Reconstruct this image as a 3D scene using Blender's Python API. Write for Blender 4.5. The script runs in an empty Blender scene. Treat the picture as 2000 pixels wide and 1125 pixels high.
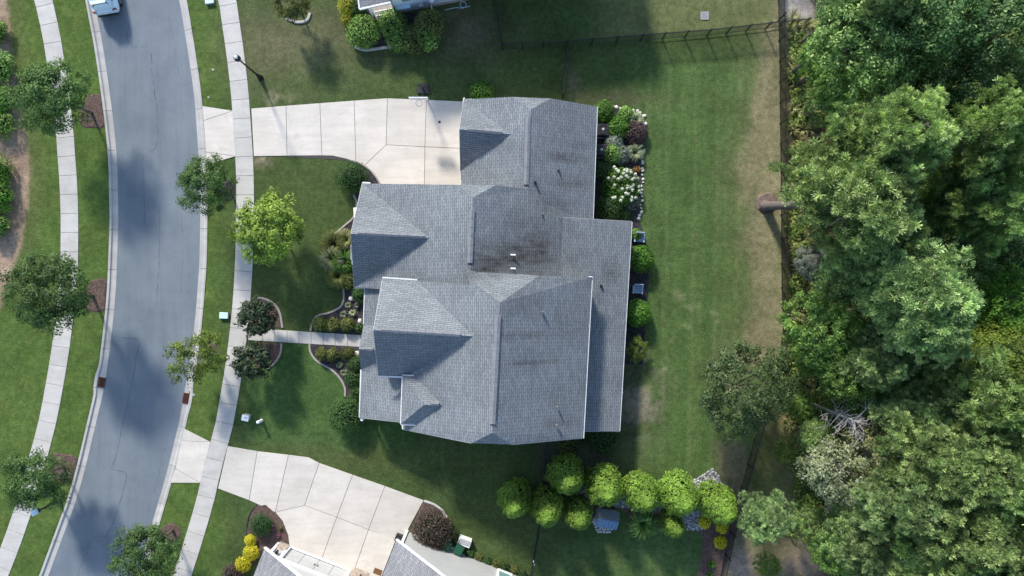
import bpy, math, random
import numpy as np
from mathutils import Vector, Matrix
from mathutils.geometry import tessellate_polygon

# ------------------------------------------------------------------ camera, sky, sun, exposure
scene = bpy.context.scene
col = scene.collection
CAM_H = 52.0                      # drone height above the lawn (m)
FPX = 1352.0                      # focal length in units of the 2000 px wide survey grid

cam_data = bpy.data.cameras.new('drone_camera')
cam_data.sensor_width = 36.0
cam_data.lens = 36.0 * FPX / 2000.0
cam_data.clip_start = 0.5
cam_data.clip_end = 2000.0
cam = bpy.data.objects.new('drone_camera', cam_data)
cam.location = (0, 0, CAM_H)
cam.rotation_euler = (0, 0, 0)
col.objects.link(cam)
scene.camera = cam

SUN_EL = math.radians(32.5)
SUN_DX, SUN_DY = 0.39, -0.921     # ground direction in which shadows fall
world = bpy.data.worlds.new('World')
scene.world = world
world.use_nodes = True
wn = world.node_tree.nodes
sky = wn.new('ShaderNodeTexSky')
sky.sky_type = 'NISHITA'
sky.sun_disc = False
sky.sun_elevation = SUN_EL
sky.sun_rotation = math.atan2(-SUN_DX, -SUN_DY)
sky.air_density = 1.0
sky.dust_density = 0.6
sky.ozone_density = 1.0
world.node_tree.links.new(sky.outputs[0], wn['Background'].inputs[0])
wn['Background'].inputs[1].default_value = 0.148

sun_data = bpy.data.lights.new('sun', 'SUN')
sun_data.energy = 2.95
sun_data.angle = math.radians(6.0)
sun_data.color = (1.0, 0.94, 0.85)
sun = bpy.data.objects.new('sun', sun_data)
sd = Vector((SUN_DX * math.cos(SUN_EL), SUN_DY * math.cos(SUN_EL), -math.sin(SUN_EL)))
sun.rotation_euler = sd.to_track_quat('-Z', 'Y').to_euler()
sun.location = (-20, 40, 60)
col.objects.link(sun)

scene.view_settings.view_transform = 'Standard'
scene.view_settings.look = 'None'
scene.view_settings.gamma = 1.0
scene.view_settings.exposure = 1.08
scene.view_settings.use_curve_mapping = False

# ------------------------------------------------------------------ helpers
R = math.radians
def P(px, py, z=0.0):
    """survey grid (26 units per metre on the ground, origin at the plan centre) -> world point at height z"""
    k = (CAM_H - z) / FPX
    return Vector(((px - 1000.0) * k, (562.5 - py) * k, z))

def tag(o, label=None, cat=None, group=None, kind=None):
    if label: o['label'] = label
    if cat: o['category'] = cat
    if group: o['group'] = group
    if kind: o['kind'] = kind
    return o

def empty(name, loc, rz=0.0):
    o = bpy.data.objects.new(name, None)
    o.location = loc; o.rotation_euler = (0, 0, rz)
    o.empty_display_size = 0.3
    col.objects.link(o)
    return o

def link(name, me, parent=None):
    o = bpy.data.objects.new(name, me)
    col.objects.link(o)
    if parent is not None: o.parent = parent
    return o

class MB:
    """collects shapes, builds ONE mesh object"""
    def __init__(s): s.v = []; s.f = []; s.uv = {}
    def poly(s, pts):
        i = len(s.v); s.v += [tuple(p) for p in pts]; s.f.append(list(range(i, i + len(pts)))); return len(s.f) - 1
    def box(s, c, size, rz=0.0, rot=None):
        hx, hy, hz = size[0] / 2, size[1] / 2, size[2] / 2
        m = rot if rot is not None else Matrix.Rotation(rz, 3, 'Z')
        i = len(s.v)
        for dz in (-1, 1):
            for dx, dy in ((-1, -1), (1, -1), (1, 1), (-1, 1)):
                s.v.append(tuple(Vector(c) + m @ Vector((dx * hx, dy * hy, dz * hz))))
        for q in ((3, 2, 1, 0), (4, 5, 6, 7), (0, 1, 5, 4), (1, 2, 6, 5), (2, 3, 7, 6), (3, 0, 4, 7)):
            s.f.append([i + k for k in q])
    def prism(s, pts, z0, z1, bevel=0.0):
        """extruded polygon given as (x,y) points"""
        pts = [(p[0], p[1]) for p in pts]
        a = sum(pts[k][0] * pts[(k + 1) % len(pts)][1] - pts[(k + 1) % len(pts)][0] * pts[k][1] for k in range(len(pts)))
        if a < 0: pts = pts[::-1]
        n = len(pts); i = len(s.v)
        s.v += [(x, y, z0) for x, y in pts]
        if bevel:
            ins = inset(pts, bevel)
            s.v += [(x, y, z1 - bevel) for x, y in pts] + [(x, y, z1) for x, y in ins]
            for k in range(n):
                k2 = (k + 1) % n
                s.f.append([i + k, i + k2, i + n + k2, i + n + k])
                s.f.append([i + n + k, i + n + k2, i + 2 * n + k2, i + 2 * n + k])
            s.f.append([i + 2 * n + k for k in range(n)])
        else:
            s.v += [(x, y, z1) for x, y in pts]
            for k in range(n):
                k2 = (k + 1) % n
                s.f.append([i + k, i + k2, i + n + k2, i + n + k])
            s.f.append([i + n + k for k in range(n)])
        s.f.append([i + k for k in range(n)][::-1])
    def tube(s, pts, rad, n=7, cap=True):
        pts = [Vector(p) for p in pts]
        if not hasattr(rad, '__len__'): rad = [rad] * len(pts)
        i0 = len(s.v)
        for k, p in enumerate(pts):
            d = (pts[min(k + 1, len(pts) - 1)] - pts[max(k - 1, 0)])
            if d.length < 1e-6: d = Vector((0, 0, 1))
            d.normalize()
            a = d.orthogonal().normalized() if k == 0 else (a - d * a.dot(d)).normalized()
            b = d.cross(a)
            for j in range(n):
                t = 2 * math.pi * j / n
                s.v.append(tuple(p + (a * math.cos(t) + b * math.sin(t)) * rad[k]))
        for k in range(len(pts) - 1):
            for j in range(n):
                j2 = (j + 1) % n
                s.f.append([i0 + k * n + j, i0 + k * n + j2, i0 + (k + 1) * n + j2, i0 + (k + 1) * n + j])
        if cap:
            s.f.append([i0 + j for j in range(n)][::-1])
            s.f.append([i0 + (len(pts) - 1) * n + j for j in range(n)])
    def lathe(s, c, prof, n=16, rot=None):
        """prof: list of (r, z)"""
        c = Vector(c); i0 = len(s.v)
        for r, z in prof:
            for j in range(n):
                t = 2 * math.pi * j / n
                p = Vector((r * math.cos(t), r * math.sin(t), z))
                if rot is not None: p = rot @ p
                s.v.append(tuple(c + p))
        for k in range(len(prof) - 1):
            for j in range(n):
                j2 = (j + 1) % n
                s.f.append([i0 + k * n + j, i0 + k * n + j2, i0 + (k + 1) * n + j2, i0 + (k + 1) * n + j])
        s.f.append([i0 + j for j in range(n)][::-1])
        s.f.append([i0 + (len(prof) - 1) * n + j for j in range(n)])
    def mesh(s, name, mat, smooth=False):
        me = bpy.data.meshes.new(name)
        me.from_pydata(s.v, [], s.f)
        if mat is not None: me.materials.append(mat)
        if smooth: me.polygons.foreach_set('use_smooth', [True] * len(me.polygons))
        me.update()
        return me
    def build(s, name, mat, parent=None, smooth=False, origin=None):
        if parent is not None and origin is None:
            # children keep world coordinates: undo the parent's transform
            m = parent_world(parent).inverted()
            s.v = [tuple(m @ Vector(p)) for p in s.v]
        elif parent is None and origin is None and s.v:
            a = np.array(s.v)
            origin = Vector((a[:, 0].mean(), a[:, 1].mean(), a[:, 2].min()))
            s.v = [tuple(Vector(p) - origin) for p in s.v]
        o = link(name, s.mesh(name, mat, smooth), parent)
        if parent is None and origin is not None: o.location = origin
        return o

def parent_world(o):
    m = Matrix.Translation(o.location) @ o.rotation_euler.to_matrix().to_4x4() @ Matrix.Diagonal((*o.scale, 1.0))
    return parent_world(o.parent) @ m if o.parent else m

def inset(pts, d):
    """inset a counter-clockwise polygon by d (mitred)"""
    n = len(pts); out = []
    for k in range(n):
        p0, p1, p2 = Vector(pts[k - 1]), Vector(pts[k]), Vector(pts[(k + 1) % n])
        e1, e2 = (p1 - p0), (p2 - p1)
        if e1.length < 1e-6 or e2.length < 1e-6: out.append(tuple(p1)); continue
        e1.normalize(); e2.normalize()
        n1, n2 = Vector((-e1.y, e1.x)), Vector((-e2.y, e2.x))
        m = n1 + n2
        if m.length < 1e-4: m = n1
        m.normalize()
        c = max(0.35, m.dot(n1))
        out.append(tuple(p1 + m * d / c))
    return out

def ccw(pts):
    a = sum(pts[k][0] * pts[(k + 1) % len(pts)][1] - pts[(k + 1) % len(pts)][0] * pts[k][1] for k in range(len(pts)))
    return pts if a > 0 else pts[::-1]

def pxy(lst): return [tuple(P(x, y).xy) for x, y in lst]

def catmull(pts, step=6.0):
    """smooth curve through survey points, sampled about every `step` units"""
    pts = [np.array(p, float) for p in pts]
    pts = [2 * pts[0] - pts[1]] + pts + [2 * pts[-1] - pts[-2]]
    out = []
    for i in range(1, len(pts) - 2):
        p0, p1, p2, p3 = pts[i - 1:i + 3]
        n = max(2, int(np.linalg.norm(p2 - p1) / step))
        for t in np.linspace(0, 1, n, endpoint=False):
            out.append(0.5 * ((2 * p1) + (-p0 + p2) * t + (2 * p0 - 5 * p1 + 4 * p2 - p3) * t * t + (-p0 + 3 * p1 - 3 * p2 + p3) * t ** 3))
    out.append(pts[-2])
    return np.array(out)

def resample(c, d):
    seg = np.linalg.norm(np.diff(c, axis=0), axis=1); s = np.concatenate([[0], np.cumsum(seg)])
    n = max(2, int(round(s[-1] / d)) + 1)
    t = np.linspace(0, s[-1], n)
    return np.stack([np.interp(t, s, c[:, 0]), np.interp(t, s, c[:, 1])], 1)

def normals2(c):
    d = np.gradient(c, axis=0); d /= np.linalg.norm(d, axis=1)[:, None] + 1e-9
    return np.stack([-d[:, 1], d[:, 0]], 1)

def copy_tree(o, parent=None):
    c = o.copy(); col.objects.link(c)
    if parent is not None: c.parent = parent
    for ch in o.children: copy_tree(ch, c)
    return c

# ------------------------------------------------------------------ materials
class NT:
    def __init__(s, name):
        s.m = bpy.data.materials.new(name); s.m.use_nodes = True
        s.t = s.m.node_tree; s.b = s.t.nodes['Principled BSDF']
        s.out = s.t.nodes['Material Output']
    def n(s, typ, **kw):
        o = s.t.nodes.new(typ)
        for k, v in kw.items():
            if k.startswith('i_'):
                key = k[2:]; key = int(key) if key.isdigit() else key.replace('_', ' ')
                o.inputs[key].default_value = v
            else: setattr(o, k, v)
        return o
    def l(s, a, b): s.t.links.new(a, b)
    def mix(s, fac, a, b, mode='MIX'):
        o = s.t.nodes.new('ShaderNodeMix'); o.data_type = 'RGBA'; o.blend_type = mode
        for idx, v in ((0, fac), (6, a), (7, b)):
            if hasattr(v, 'is_linked') or isinstance(v, bpy.types.NodeSocket): s.l(v, o.inputs[idx])
            elif idx == 0: o.inputs[0].default_value = v
            else: o.inputs[idx].default_value = (*v[:3], 1.0)
        return o.outputs[2]
    def math(s, op, a, b=0.0, c=None, clamp=False):
        o = s.t.nodes.new('ShaderNodeMath'); o.operation = op; o.use_clamp = clamp
        for k, v in enumerate((a, b) if c is None else (a, b, c)):
            if isinstance(v, bpy.types.NodeSocket): s.l(v, o.inputs[k])
            else: o.inputs[k].default_value = v
        return o.outputs[0]
    def noise(s, vec, scale, detail=3.0, rough=0.55, w=0.0):
        o = s.t.nodes.new('ShaderNodeTexNoise')
        o.inputs['Scale'].default_value = scale; o.inputs['Detail'].default_value = detail; o.inputs['Roughness'].default_value = rough
        if vec is not None: s.l(vec, o.inputs['Vector'])
        return o.outputs[0]
    def remap(s, v, a, b, c=0.0, d=1.0):
        o = s.t.nodes.new('ShaderNodeMapRange'); s.l(v, o.inputs[0])
        for k, x in zip((1, 2, 3, 4), (a, b, c, d)): o.inputs[k].default_value = x
        return o.outputs[0]
    def pos(s): return s.t.nodes.new('ShaderNodeNewGeometry').outputs['Position']
    def bump(s, h, strength=0.3, dist=0.02):
        o = s.t.nodes.new('ShaderNodeBump'); o.inputs['Strength'].default_value = strength; o.inputs['Distance'].default_value = dist
        s.l(h, o.inputs['Height']); s.l(o.outputs[0], s.b.inputs['Normal'])
    def done(s, colr, rough=0.8, spec=0.3, metal=0.0):
        if isinstance(colr, bpy.types.NodeSocket): s.l(colr, s.b.inputs['Base Color'])
        else: s.b.inputs['Base Color'].default_value = (*colr[:3], 1)
        if isinstance(rough, bpy.types.NodeSocket): s.l(rough, s.b.inputs['Roughness'])
        else: s.b.inputs['Roughness'].default_value = rough
        s.b.inputs['Specular IOR Level'].default_value = spec
        s.b.inputs['Metallic'].default_value = metal
        return s.m

def vary(name, c1, c2, scale=3.0, rough=0.8, spec=0.25, bump=0.0, bscale=None, metal=0.0, detail=4.0):
    t = NT(name); p = t.pos()
    n = t.remap(t.noise(p, scale, detail), 0.32, 0.68)
    c = t.mix(n, c1, c2)
    if bump: t.bump(t.noise(p, bscale or scale * 6, 2.0), bump)
    return t.done(c, rough, spec, metal)

M = {}
M['white_trim'] = vary('white_trim', (.72, .73, .74), (.80, .80, .79), 2.0, .5)
M['gutter'] = vary('gutter_paint', (.55, .55, .54), (.72, .71, .69), 3.0, .5)
M['fascia'] = vary('fascia_paint', (.30, .30, .29), (.42, .41, .40), 3.0, .6)
M['black_metal'] = vary('black_metal', (.012, .012, .014), (.022, .022, .024), 8.0, .45, .4)
M['dark_plastic'] = vary('dark_plastic', (.02, .02, .022), (.035, .035, .036), 6.0, .5)
M['grey_plastic'] = vary('grey_plastic', (.30, .31, .32), (.38, .39, .40), 6.0, .5)
M['bin_green'] = vary('bin_green', (.012, .06, .035), (.018, .085, .05), 5.0, .5)
M['pale_blue'] = vary('pale_blue', (.45, .60, .68), (.52, .66, .72), 4.0, .5)
M['chair_blue'] = vary('chair_blue', (.30, .40, .52), (.38, .48, .60), 6.0, .6)
M['rust'] = vary('rust', (.055, .022, .018), (.12, .045, .03), 12.0, .85, .2, .4)
M['steel_vent'] = vary('steel_vent', (.10, .105, .11), (.17, .175, .18), 10.0, .6, .3)
M['white_stone'] = vary('white_stone', (.45, .43, .38), (.66, .63, .57), 9.0, .85, .2, .4)
M['edging'] = vary('edging', (.27, .24, .22), (.36, .32, .29), 6.0, .9, .2, .25)
M['glass'] = NT('glass_pane').done((.03, .045, .055), .08, .8)
M['green_glass'] = NT('green_glass_pane').done((.18, .32, .30), .08, .8)
M['doormat'] = vary('doormat', (.12, .06, .025), (.17, .09, .04), 30.0, .95)
M['red_lens'] = NT('red_lens').done((.25, .012, .015), .15, .6)
M['tyre'] = NT('tyre_rubber').done((.015, .015, .016), .85, .2)
M['rim'] = NT('rim_alloy').done((.45, .46, .48), .3, .6, .9)
M['car_white'] = NT('car_white').done((.62, .74, .80), .22, .6)
M['stone_veneer'] = vary('stone_veneer', (.28, .22, .17), (.48, .42, .36), 5.0, .9, .2, .4)
M['bark'] = vary('bark', (.075, .06, .05), (.15, .125, .105), 9.0, .95, .15, .5)
M['bark_pale'] = vary('bark_pale', (.28, .265, .25), (.42, .40, .385), 9.0, .9, .15, .4)
M['bark_pine'] = vary('bark_pine', (.09, .075, .07), (.17, .14, .125), 7.0, .95, .15, .5)
M['joint'] = vary('joint_filler', (.05, .048, .045), (.085, .08, .075), 8.0, .95)
M['crack'] = NT('bitumen_crack').done((.062, .07, .08), .85, .2)

def concrete(name, c1, c2, stain):
    t = NT(name); p = t.pos()
    oi = t.n('ShaderNodeObjectInfo')
    big = t.remap(t.noise(p, .55, 4.0, .6), .3, .7)
    c = t.mix(big, c1, c2)
    fine = t.remap(t.noise(p, 9.0, 4.0, .7), .25, .75, .90, 1.06)
    c = t.mix(1.0, c, t.mix(fine, (0, 0, 0), (1, 1, 1)), 'MULTIPLY')
    rnd = t.remap(oi.outputs['Random'], 0, 1, .90, 1.05)
    c = t.mix(1.0, c, t.mix(rnd, (0, 0, 0), (1, 1, 1)), 'MULTIPLY')
    mp = t.n('ShaderNodeMapping'); mp.inputs['Scale'].default_value = (.35, 1.9, 1.0); t.l(p, mp.inputs[0])
    tr = t.remap(t.noise(mp.outputs[0], 1.0, 5.0, .65), .30, .72, .88, 1.06)
    c = t.mix(1.0, c, t.mix(tr, (0, 0, 0), (1, 1, 1)), 'MULTIPLY')
    st = t.remap(t.noise(p, .9, 5.0, .7), .58, .80)
    c = t.mix(st, c, stain)
    t.bump(t.noise(p, 60.0, 2.0), .15)
    return t.done(c, .9, .2)
M['drive'] = concrete('driveway_concrete', (.52, .478, .42), (.61, .563, .50), (.42, .385, .34))
M['walk'] = concrete('sidewalk_concrete', (.41, .39, .36), (.51, .488, .452), (.33, .312, .285))
M['kerb'] = concrete('kerb_concrete', (.36, .345, .325), (.45, .435, .41), (.26, .25, .24))

# asphalt: aged grey with faint wheel tracks
t = NT('asphalt'); p = t.pos()
c = t.mix(t.remap(t.noise(p, .35, 5.0, .6), .3, .7), (.122, .148, .172), (.168, .194, .216))
g = t.remap(t.noise(p, 18.0, 4.0, .8), .25, .75, .68, 1.30)
c = t.mix(1.0, c, t.mix(g, (0, 0, 0), (1, 1, 1)), 'MULTIPLY')
mp = t.n('ShaderNodeMapping'); mp.inputs['Scale'].default_value = (1.3, .10, 1.0); t.l(p, mp.inputs[0])
lane = t.remap(t.noise(mp.outputs[0], 1.0, 4.0, .6), .3, .7, .88, 1.08)
c = t.mix(1.0, c, t.mix(lane, (0, 0, 0), (1, 1, 1)), 'MULTIPLY')
spk = t.remap(t.noise(p, 7.0, 2.0), .70, .74)
c = t.mix(t.math('MULTIPLY', spk, .35), c, (.07, .075, .08))
t.bump(t.noise(p, 90.0, 2.0), .2)
M['asphalt'] = t.done(c, .82, .3)

# bark mulch
def mulch(name, c1, c2, c3):
    t = NT(name); p = t.pos()
    vo = t.n('ShaderNodeTexVoronoi', i_Scale=9.0); t.l(p, vo.inputs['Vector'])
    c = t.mix(t.remap(vo.outputs['Color'], .2, .8), c1, c2)
    c = t.mix(t.remap(t.noise(p, 14.0, 4.0, .7), .55, .75), c, c3)
    t.bump(t.noise(p, 18.0, 4.0, .7), .9, .05)
    return t.done(c, .95, .1)
M['mulch_brown'] = mulch('mulch_brown', (.075, .05, .042), (.13, .09, .075), (.20, .15, .12))
M['mulch_tan'] = mulch('mulch_tan', (.12, .085, .07), (.20, .15, .125), (.30, .24, .20))
M['mulch_dark'] = mulch('mulch_dark', (.030, .026, .030), (.065, .058, .062), (.11, .10, .10))

# lawn / soil sheet: zone colour from the mesh, blades and litter from noise
t = NT('lawn'); p = t.pos()
at = t.n('ShaderNodeAttribute', attribute_name='zone')
mp = t.n('ShaderNodeMapping'); mp.inputs['Scale'].default_value = (1.0, 1.0, 1.0); t.l(p, mp.inputs[0])
f1 = t.remap(t.noise(mp.outputs[0], 10.0, 6.0, .78), .24, .76, .30, 1.75)
f2 = t.remap(t.noise(p, 2.6, 4.0, .65), .25, .75, .66, 1.36)
f3 = t.remap(t.noise(p, .42, 4.0, .6), .28, .72, .78, 1.24)
f = t.math('MULTIPLY', t.math('MULTIPLY', f1, f2), f3)
fc = t.n('ShaderNodeCombineColor')
for k in range(3): t.l(f, fc.inputs[k])
c = t.mix(1.0, at.outputs['Color'], fc.outputs[0], 'MULTIPLY')
hs = t.mix(t.remap(t.noise(p, 5.0, 3.0, .6), .5, .72, 0, .30), c, t.mix(1.0, c, (1.5, 1.12, .75), 'MULTIPLY'))
fl = t.remap(t.noise(p, 7.5, 2.0), .755, .78, 0, .5)
c = t.mix(fl, hs, (.22, .23, .17))
t.bump(t.noise(p, 20.0, 4.0, .75), .75, .06)
M['lawn'] = t.done(c, .95, .08)

# asphalt shingles: courses and tabs from the slope's own UV (metres)
def shingle(name, c1, c2, c3, blobs=None):
    t = NT(name); p = t.pos()
    uv = t.n('ShaderNodeUVMap').outputs[0]
    br = t.n('ShaderNodeTexBrick', offset=.5, offset_frequency=2, squash=1.0)
    t.l(uv, br.inputs['Vector'])
    br.inputs['Scale'].default_value = 1.0
    br.inputs['Brick Width'].default_value = .46
    br.inputs['Row Height'].default_value = .15
    br.inputs['Mortar Size'].default_value = .016
    br.inputs['Mortar Smooth'].default_value = .3
    br.inputs['Bias'].default_value = -.1
    br.inputs['Color1'].default_value = (*c1, 1); br.inputs['Color2'].default_value = (*c2, 1); br.inputs['Mortar'].default_value = (*c3, 1)  # dark mortar colour paints in the shadow line of each course
    c = br.outputs['Color']
    g = t.remap(t.noise(uv, 4.5, 5.0, .75), .25, .75, .74, 1.24)
    gc = t.n('ShaderNodeCombineColor')
    for k in range(3): t.l(g, gc.inputs[k])
    c = t.mix(1.0, c, gc.outputs[0], 'MULTIPLY')
    big = t.remap(t.noise(p, .4, 4.0), .3, .7, .86, 1.12)
    gc = t.n('ShaderNodeCombineColor')
    for k in range(3): t.l(big, gc.inputs[k])
    c = t.mix(1.0, c, gc.outputs[0], 'MULTIPLY')
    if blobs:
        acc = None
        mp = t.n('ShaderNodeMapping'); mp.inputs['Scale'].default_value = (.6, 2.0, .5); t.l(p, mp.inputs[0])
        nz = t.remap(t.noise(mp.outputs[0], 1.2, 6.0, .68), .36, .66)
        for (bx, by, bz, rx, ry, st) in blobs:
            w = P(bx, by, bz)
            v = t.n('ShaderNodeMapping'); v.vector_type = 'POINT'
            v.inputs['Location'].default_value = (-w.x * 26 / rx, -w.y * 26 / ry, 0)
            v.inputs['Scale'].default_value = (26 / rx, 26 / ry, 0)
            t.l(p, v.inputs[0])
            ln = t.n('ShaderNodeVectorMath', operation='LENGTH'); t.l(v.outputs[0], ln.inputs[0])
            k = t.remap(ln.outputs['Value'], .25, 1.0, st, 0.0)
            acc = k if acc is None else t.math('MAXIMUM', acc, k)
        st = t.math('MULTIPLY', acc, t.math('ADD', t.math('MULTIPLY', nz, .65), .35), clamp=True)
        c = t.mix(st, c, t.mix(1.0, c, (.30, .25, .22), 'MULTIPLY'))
    t.bump(br.outputs['Fac'], -.35, .03)
    return t.done(c, .9, .2)
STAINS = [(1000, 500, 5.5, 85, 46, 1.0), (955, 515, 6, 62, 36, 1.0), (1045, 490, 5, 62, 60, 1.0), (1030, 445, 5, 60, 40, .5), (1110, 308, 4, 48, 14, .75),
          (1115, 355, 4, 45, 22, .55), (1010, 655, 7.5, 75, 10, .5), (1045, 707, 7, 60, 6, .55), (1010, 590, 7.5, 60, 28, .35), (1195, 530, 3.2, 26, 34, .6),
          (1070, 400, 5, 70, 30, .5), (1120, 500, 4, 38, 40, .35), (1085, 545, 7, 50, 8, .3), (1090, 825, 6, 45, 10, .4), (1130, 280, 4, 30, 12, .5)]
M['shingle'] = shingle('grey_shingle', (.155, .170, .182), (.205, .222, .236), (.060, .068, .076), STAINS)
M['shingle_n'] = shingle('neighbour_shingle', (.19, .19, .20), (.26, .26, .268), (.11, .11, .115))
t = NT('ridge_vent'); p = t.pos()
M['ridge'] = t.done(t.mix(t.remap(t.noise(p, 3.0, 4.0), .3, .7), (.15, .155, .165), (.20, .205, .215)), .85, .2)

def siding(name, c1, c2, pitch=.18):
    t = NT(name); p = t.pos()
    sp = t.n('ShaderNodeSeparateXYZ'); t.l(p, sp.inputs[0])
    fr = t.math('FRACT', t.math('DIVIDE', sp.outputs[2], pitch))
    c = t.mix(t.remap(t.noise(p, .8, 3.0), .3, .7), c1, c2)
    t.bump(fr, .5, .03)
    return t.done(c, .75, .25)
M['siding_grey'] = siding('siding_grey', (.40, .41, .405), (.46, .465, .46))
M['siding_blue'] = siding('siding_blue', (.66, .75, .82), (.72, .80, .86))
M['siding_tan'] = siding('siding_tan', (.40, .38, .34), (.46, .44, .40))

# foliage
def leafmat(name, c1, c2, c3, rough=.6, trans=.30, spec=.25, gain=1.45):
    g3 = gain if hasattr(gain, '__len__') else (gain,) * 3
    c1, c2, c3 = ([min(.8, v * g) for v, g in zip(c, g3)] for c in (c1, c2, c3))
    t = NT(name)
    geo = t.n('ShaderNodeNewGeometry'); oi = t.n('ShaderNodeObjectInfo')
    r = geo.outputs['Random Per Island']
    c = t.mix(t.remap(r, 0, .6), c1, c2)
    c = t.mix(t.remap(r, .72, 1.0), c, c3)
    pn = t.remap(t.noise(geo.outputs['Position'], .7, 2.0), .3, .7, .72, 1.28)
    k = t.math('MULTIPLY', pn, t.remap(oi.outputs['Random'], 0, 1, .78, 1.20))
    kc = t.n('ShaderNodeCombineColor')
    for j in range(3): t.l(k, kc.inputs[j])
    c = t.mix(1.0, c, kc.outputs[0], 'MULTIPLY')
    t.l(c, t.b.inputs['Base Color'])
    t.b.inputs['Roughness'].default_value = rough
    t.b.inputs['Specular IOR Level'].default_value = spec
    tr = t.n('ShaderNodeBsdfTranslucent'); t.l(t.mix(1.0, c, (1.0, 1.25, .5), 'MULTIPLY'), tr.inputs['Color'])
    ms = t.n('ShaderNodeMixShader'); ms.inputs[0].default_value = trans
    t.l(t.b.outputs[0], ms.inputs[1]); t.l(tr.outputs[0], ms.inputs[2]); t.l(ms.outputs[0], t.out.inputs['Surface'])
    return t.m
L = {}
L['street'] = leafmat('leaf_street', (.030, .062, .018), (.052, .10, .030), (.11, .17, .06), gain=(1.55, 1.5, 1.35))
L['lime'] = leafmat('leaf_lime', (.085, .15, .022), (.16, .235, .035), (.27, .34, .075), gain=(1.25, 1.2, 1.2))
L['yellowgreen'] = leafmat('leaf_yellowgreen', (.11, .15, .022), (.18, .22, .032), (.27, .30, .06), gain=(.8, .9, .9))
L['plum'] = leafmat('leaf_plum', (.018, .036, .018), (.036, .062, .028), (.10, .105, .06), gain=1.1)
L['plum2'] = leafmat('leaf_plum_red', (.022, .022, .018), (.042, .036, .028), (.13, .075, .06))
L['shrub'] = leafmat('leaf_shrub', (.018, .044, .013), (.034, .075, .020), (.075, .125, .035), gain=1.6)
L['boxwood'] = leafmat('leaf_boxwood', (.016, .045, .014), (.030, .075, .020), (.055, .11, .03))
L['olive'] = leafmat('leaf_olive', (.045, .058, .016), (.085, .10, .025), (.15, .145, .04), gain=1.6)
L['bright'] = leafmat('leaf_bright', (.035, .095, .012), (.07, .16, .02), (.13, .24, .04), gain=1.25)
L['thuja'] = leafmat('leaf_thuja', (.075, .145, .022), (.14, .235, .035), (.22, .32, .065), gain=(1.2, 1.2, 1.1))
L['pine'] = leafmat('needle_pine', (.026, .050, .020), (.085, .134, .052), (.215, .285, .13), .55, .3, gain=(3.15, 2.75, 2.6))
L['pine_blue'] = leafmat('needle_pine_blue', (.024, .048, .022), (.078, .130, .062), (.20, .275, .15), .55, .3, gain=(3.1, 2.7, 2.35))
L['pine_yel'] = leafmat('needle_pine_yellow', (.036, .058, .016), (.112, .154, .043), (.26, .31, .11), .55, .3, gain=(2.2, 2.3, 2.7))
L['wood'] = leafmat('leaf_wood', (.015, .036, .012), (.048, .094, .030), (.155, .225, .09), gain=(3.2, 2.75, 2.4))
L['wood_dark'] = leafmat('leaf_wood_dark', (.011, .030, .012), (.034, .076, .030), (.13, .19, .09), gain=(3.0, 2.65, 2.2))
L['yard'] = leafmat('leaf_yard', (.036, .062, .022), (.062, .095, .034), (.17, .16, .09), gain=(1.35, 1.5, 1.35))
L['hedge'] = leafmat('leaf_hedge', (.055, .09, .026), (.10, .135, .036), (.27, .26, .09), gain=1.3)
L['cypress'] = leafmat('leaf_cypress', (.020, .052, .012), (.065, .135, .032), (.17, .27, .07), gain=(2.4, 2.1, 1.9))
L['silver'] = leafmat('leaf_silver', (.15, .18, .085), (.26, .29, .16), (.42, .46, .36), gain=1.1)
L['undergrowth'] = leafmat('leaf_undergrowth', (.020, .045, .012), (.05, .085, .022), (.13, .15, .05), gain=(2.7, 2.5, 1.8))
L['drygrass'] = leafmat('leaf_drygrass', (.12, .13, .045), (.20, .20, .08), (.32, .29, .15), gain=1.35)
L['yellow'] = leafmat('leaf_yellow', (.33, .30, .012), (.50, .44, .018), (.62, .55, .05), .6, .15, gain=1.2)
L['goldgreen'] = leafmat('leaf_goldgreen', (.22, .25, .02), (.36, .36, .03), (.50, .46, .06), gain=1.0)
L['pale'] = leafmat('leaf_pale', (.22, .26, .13), (.32, .36, .20), (.45, .47, .32), gain=1.0)
L['greygreen'] = leafmat('leaf_greygreen', (.09, .11, .09), (.15, .17, .14), (.24, .25, .22))
L['maroon'] = leafmat('leaf_maroon', (.040, .028, .030), (.085, .055, .058), (.17, .12, .11))
L['flower'] = leafmat('petal_white', (.55, .60, .42), (.68, .70, .58), (.78, .78, .72), .6, .15, gain=1.0)
L['orange'] = leafmat('petal_orange', (.35, .17, .05), (.45, .24, .08), (.5, .3, .12), gain=1.0)
L['pink'] = leafmat('petal_pink', (.20, .07, .10), (.30, .12, .16), (.35, .18, .2))
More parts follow.
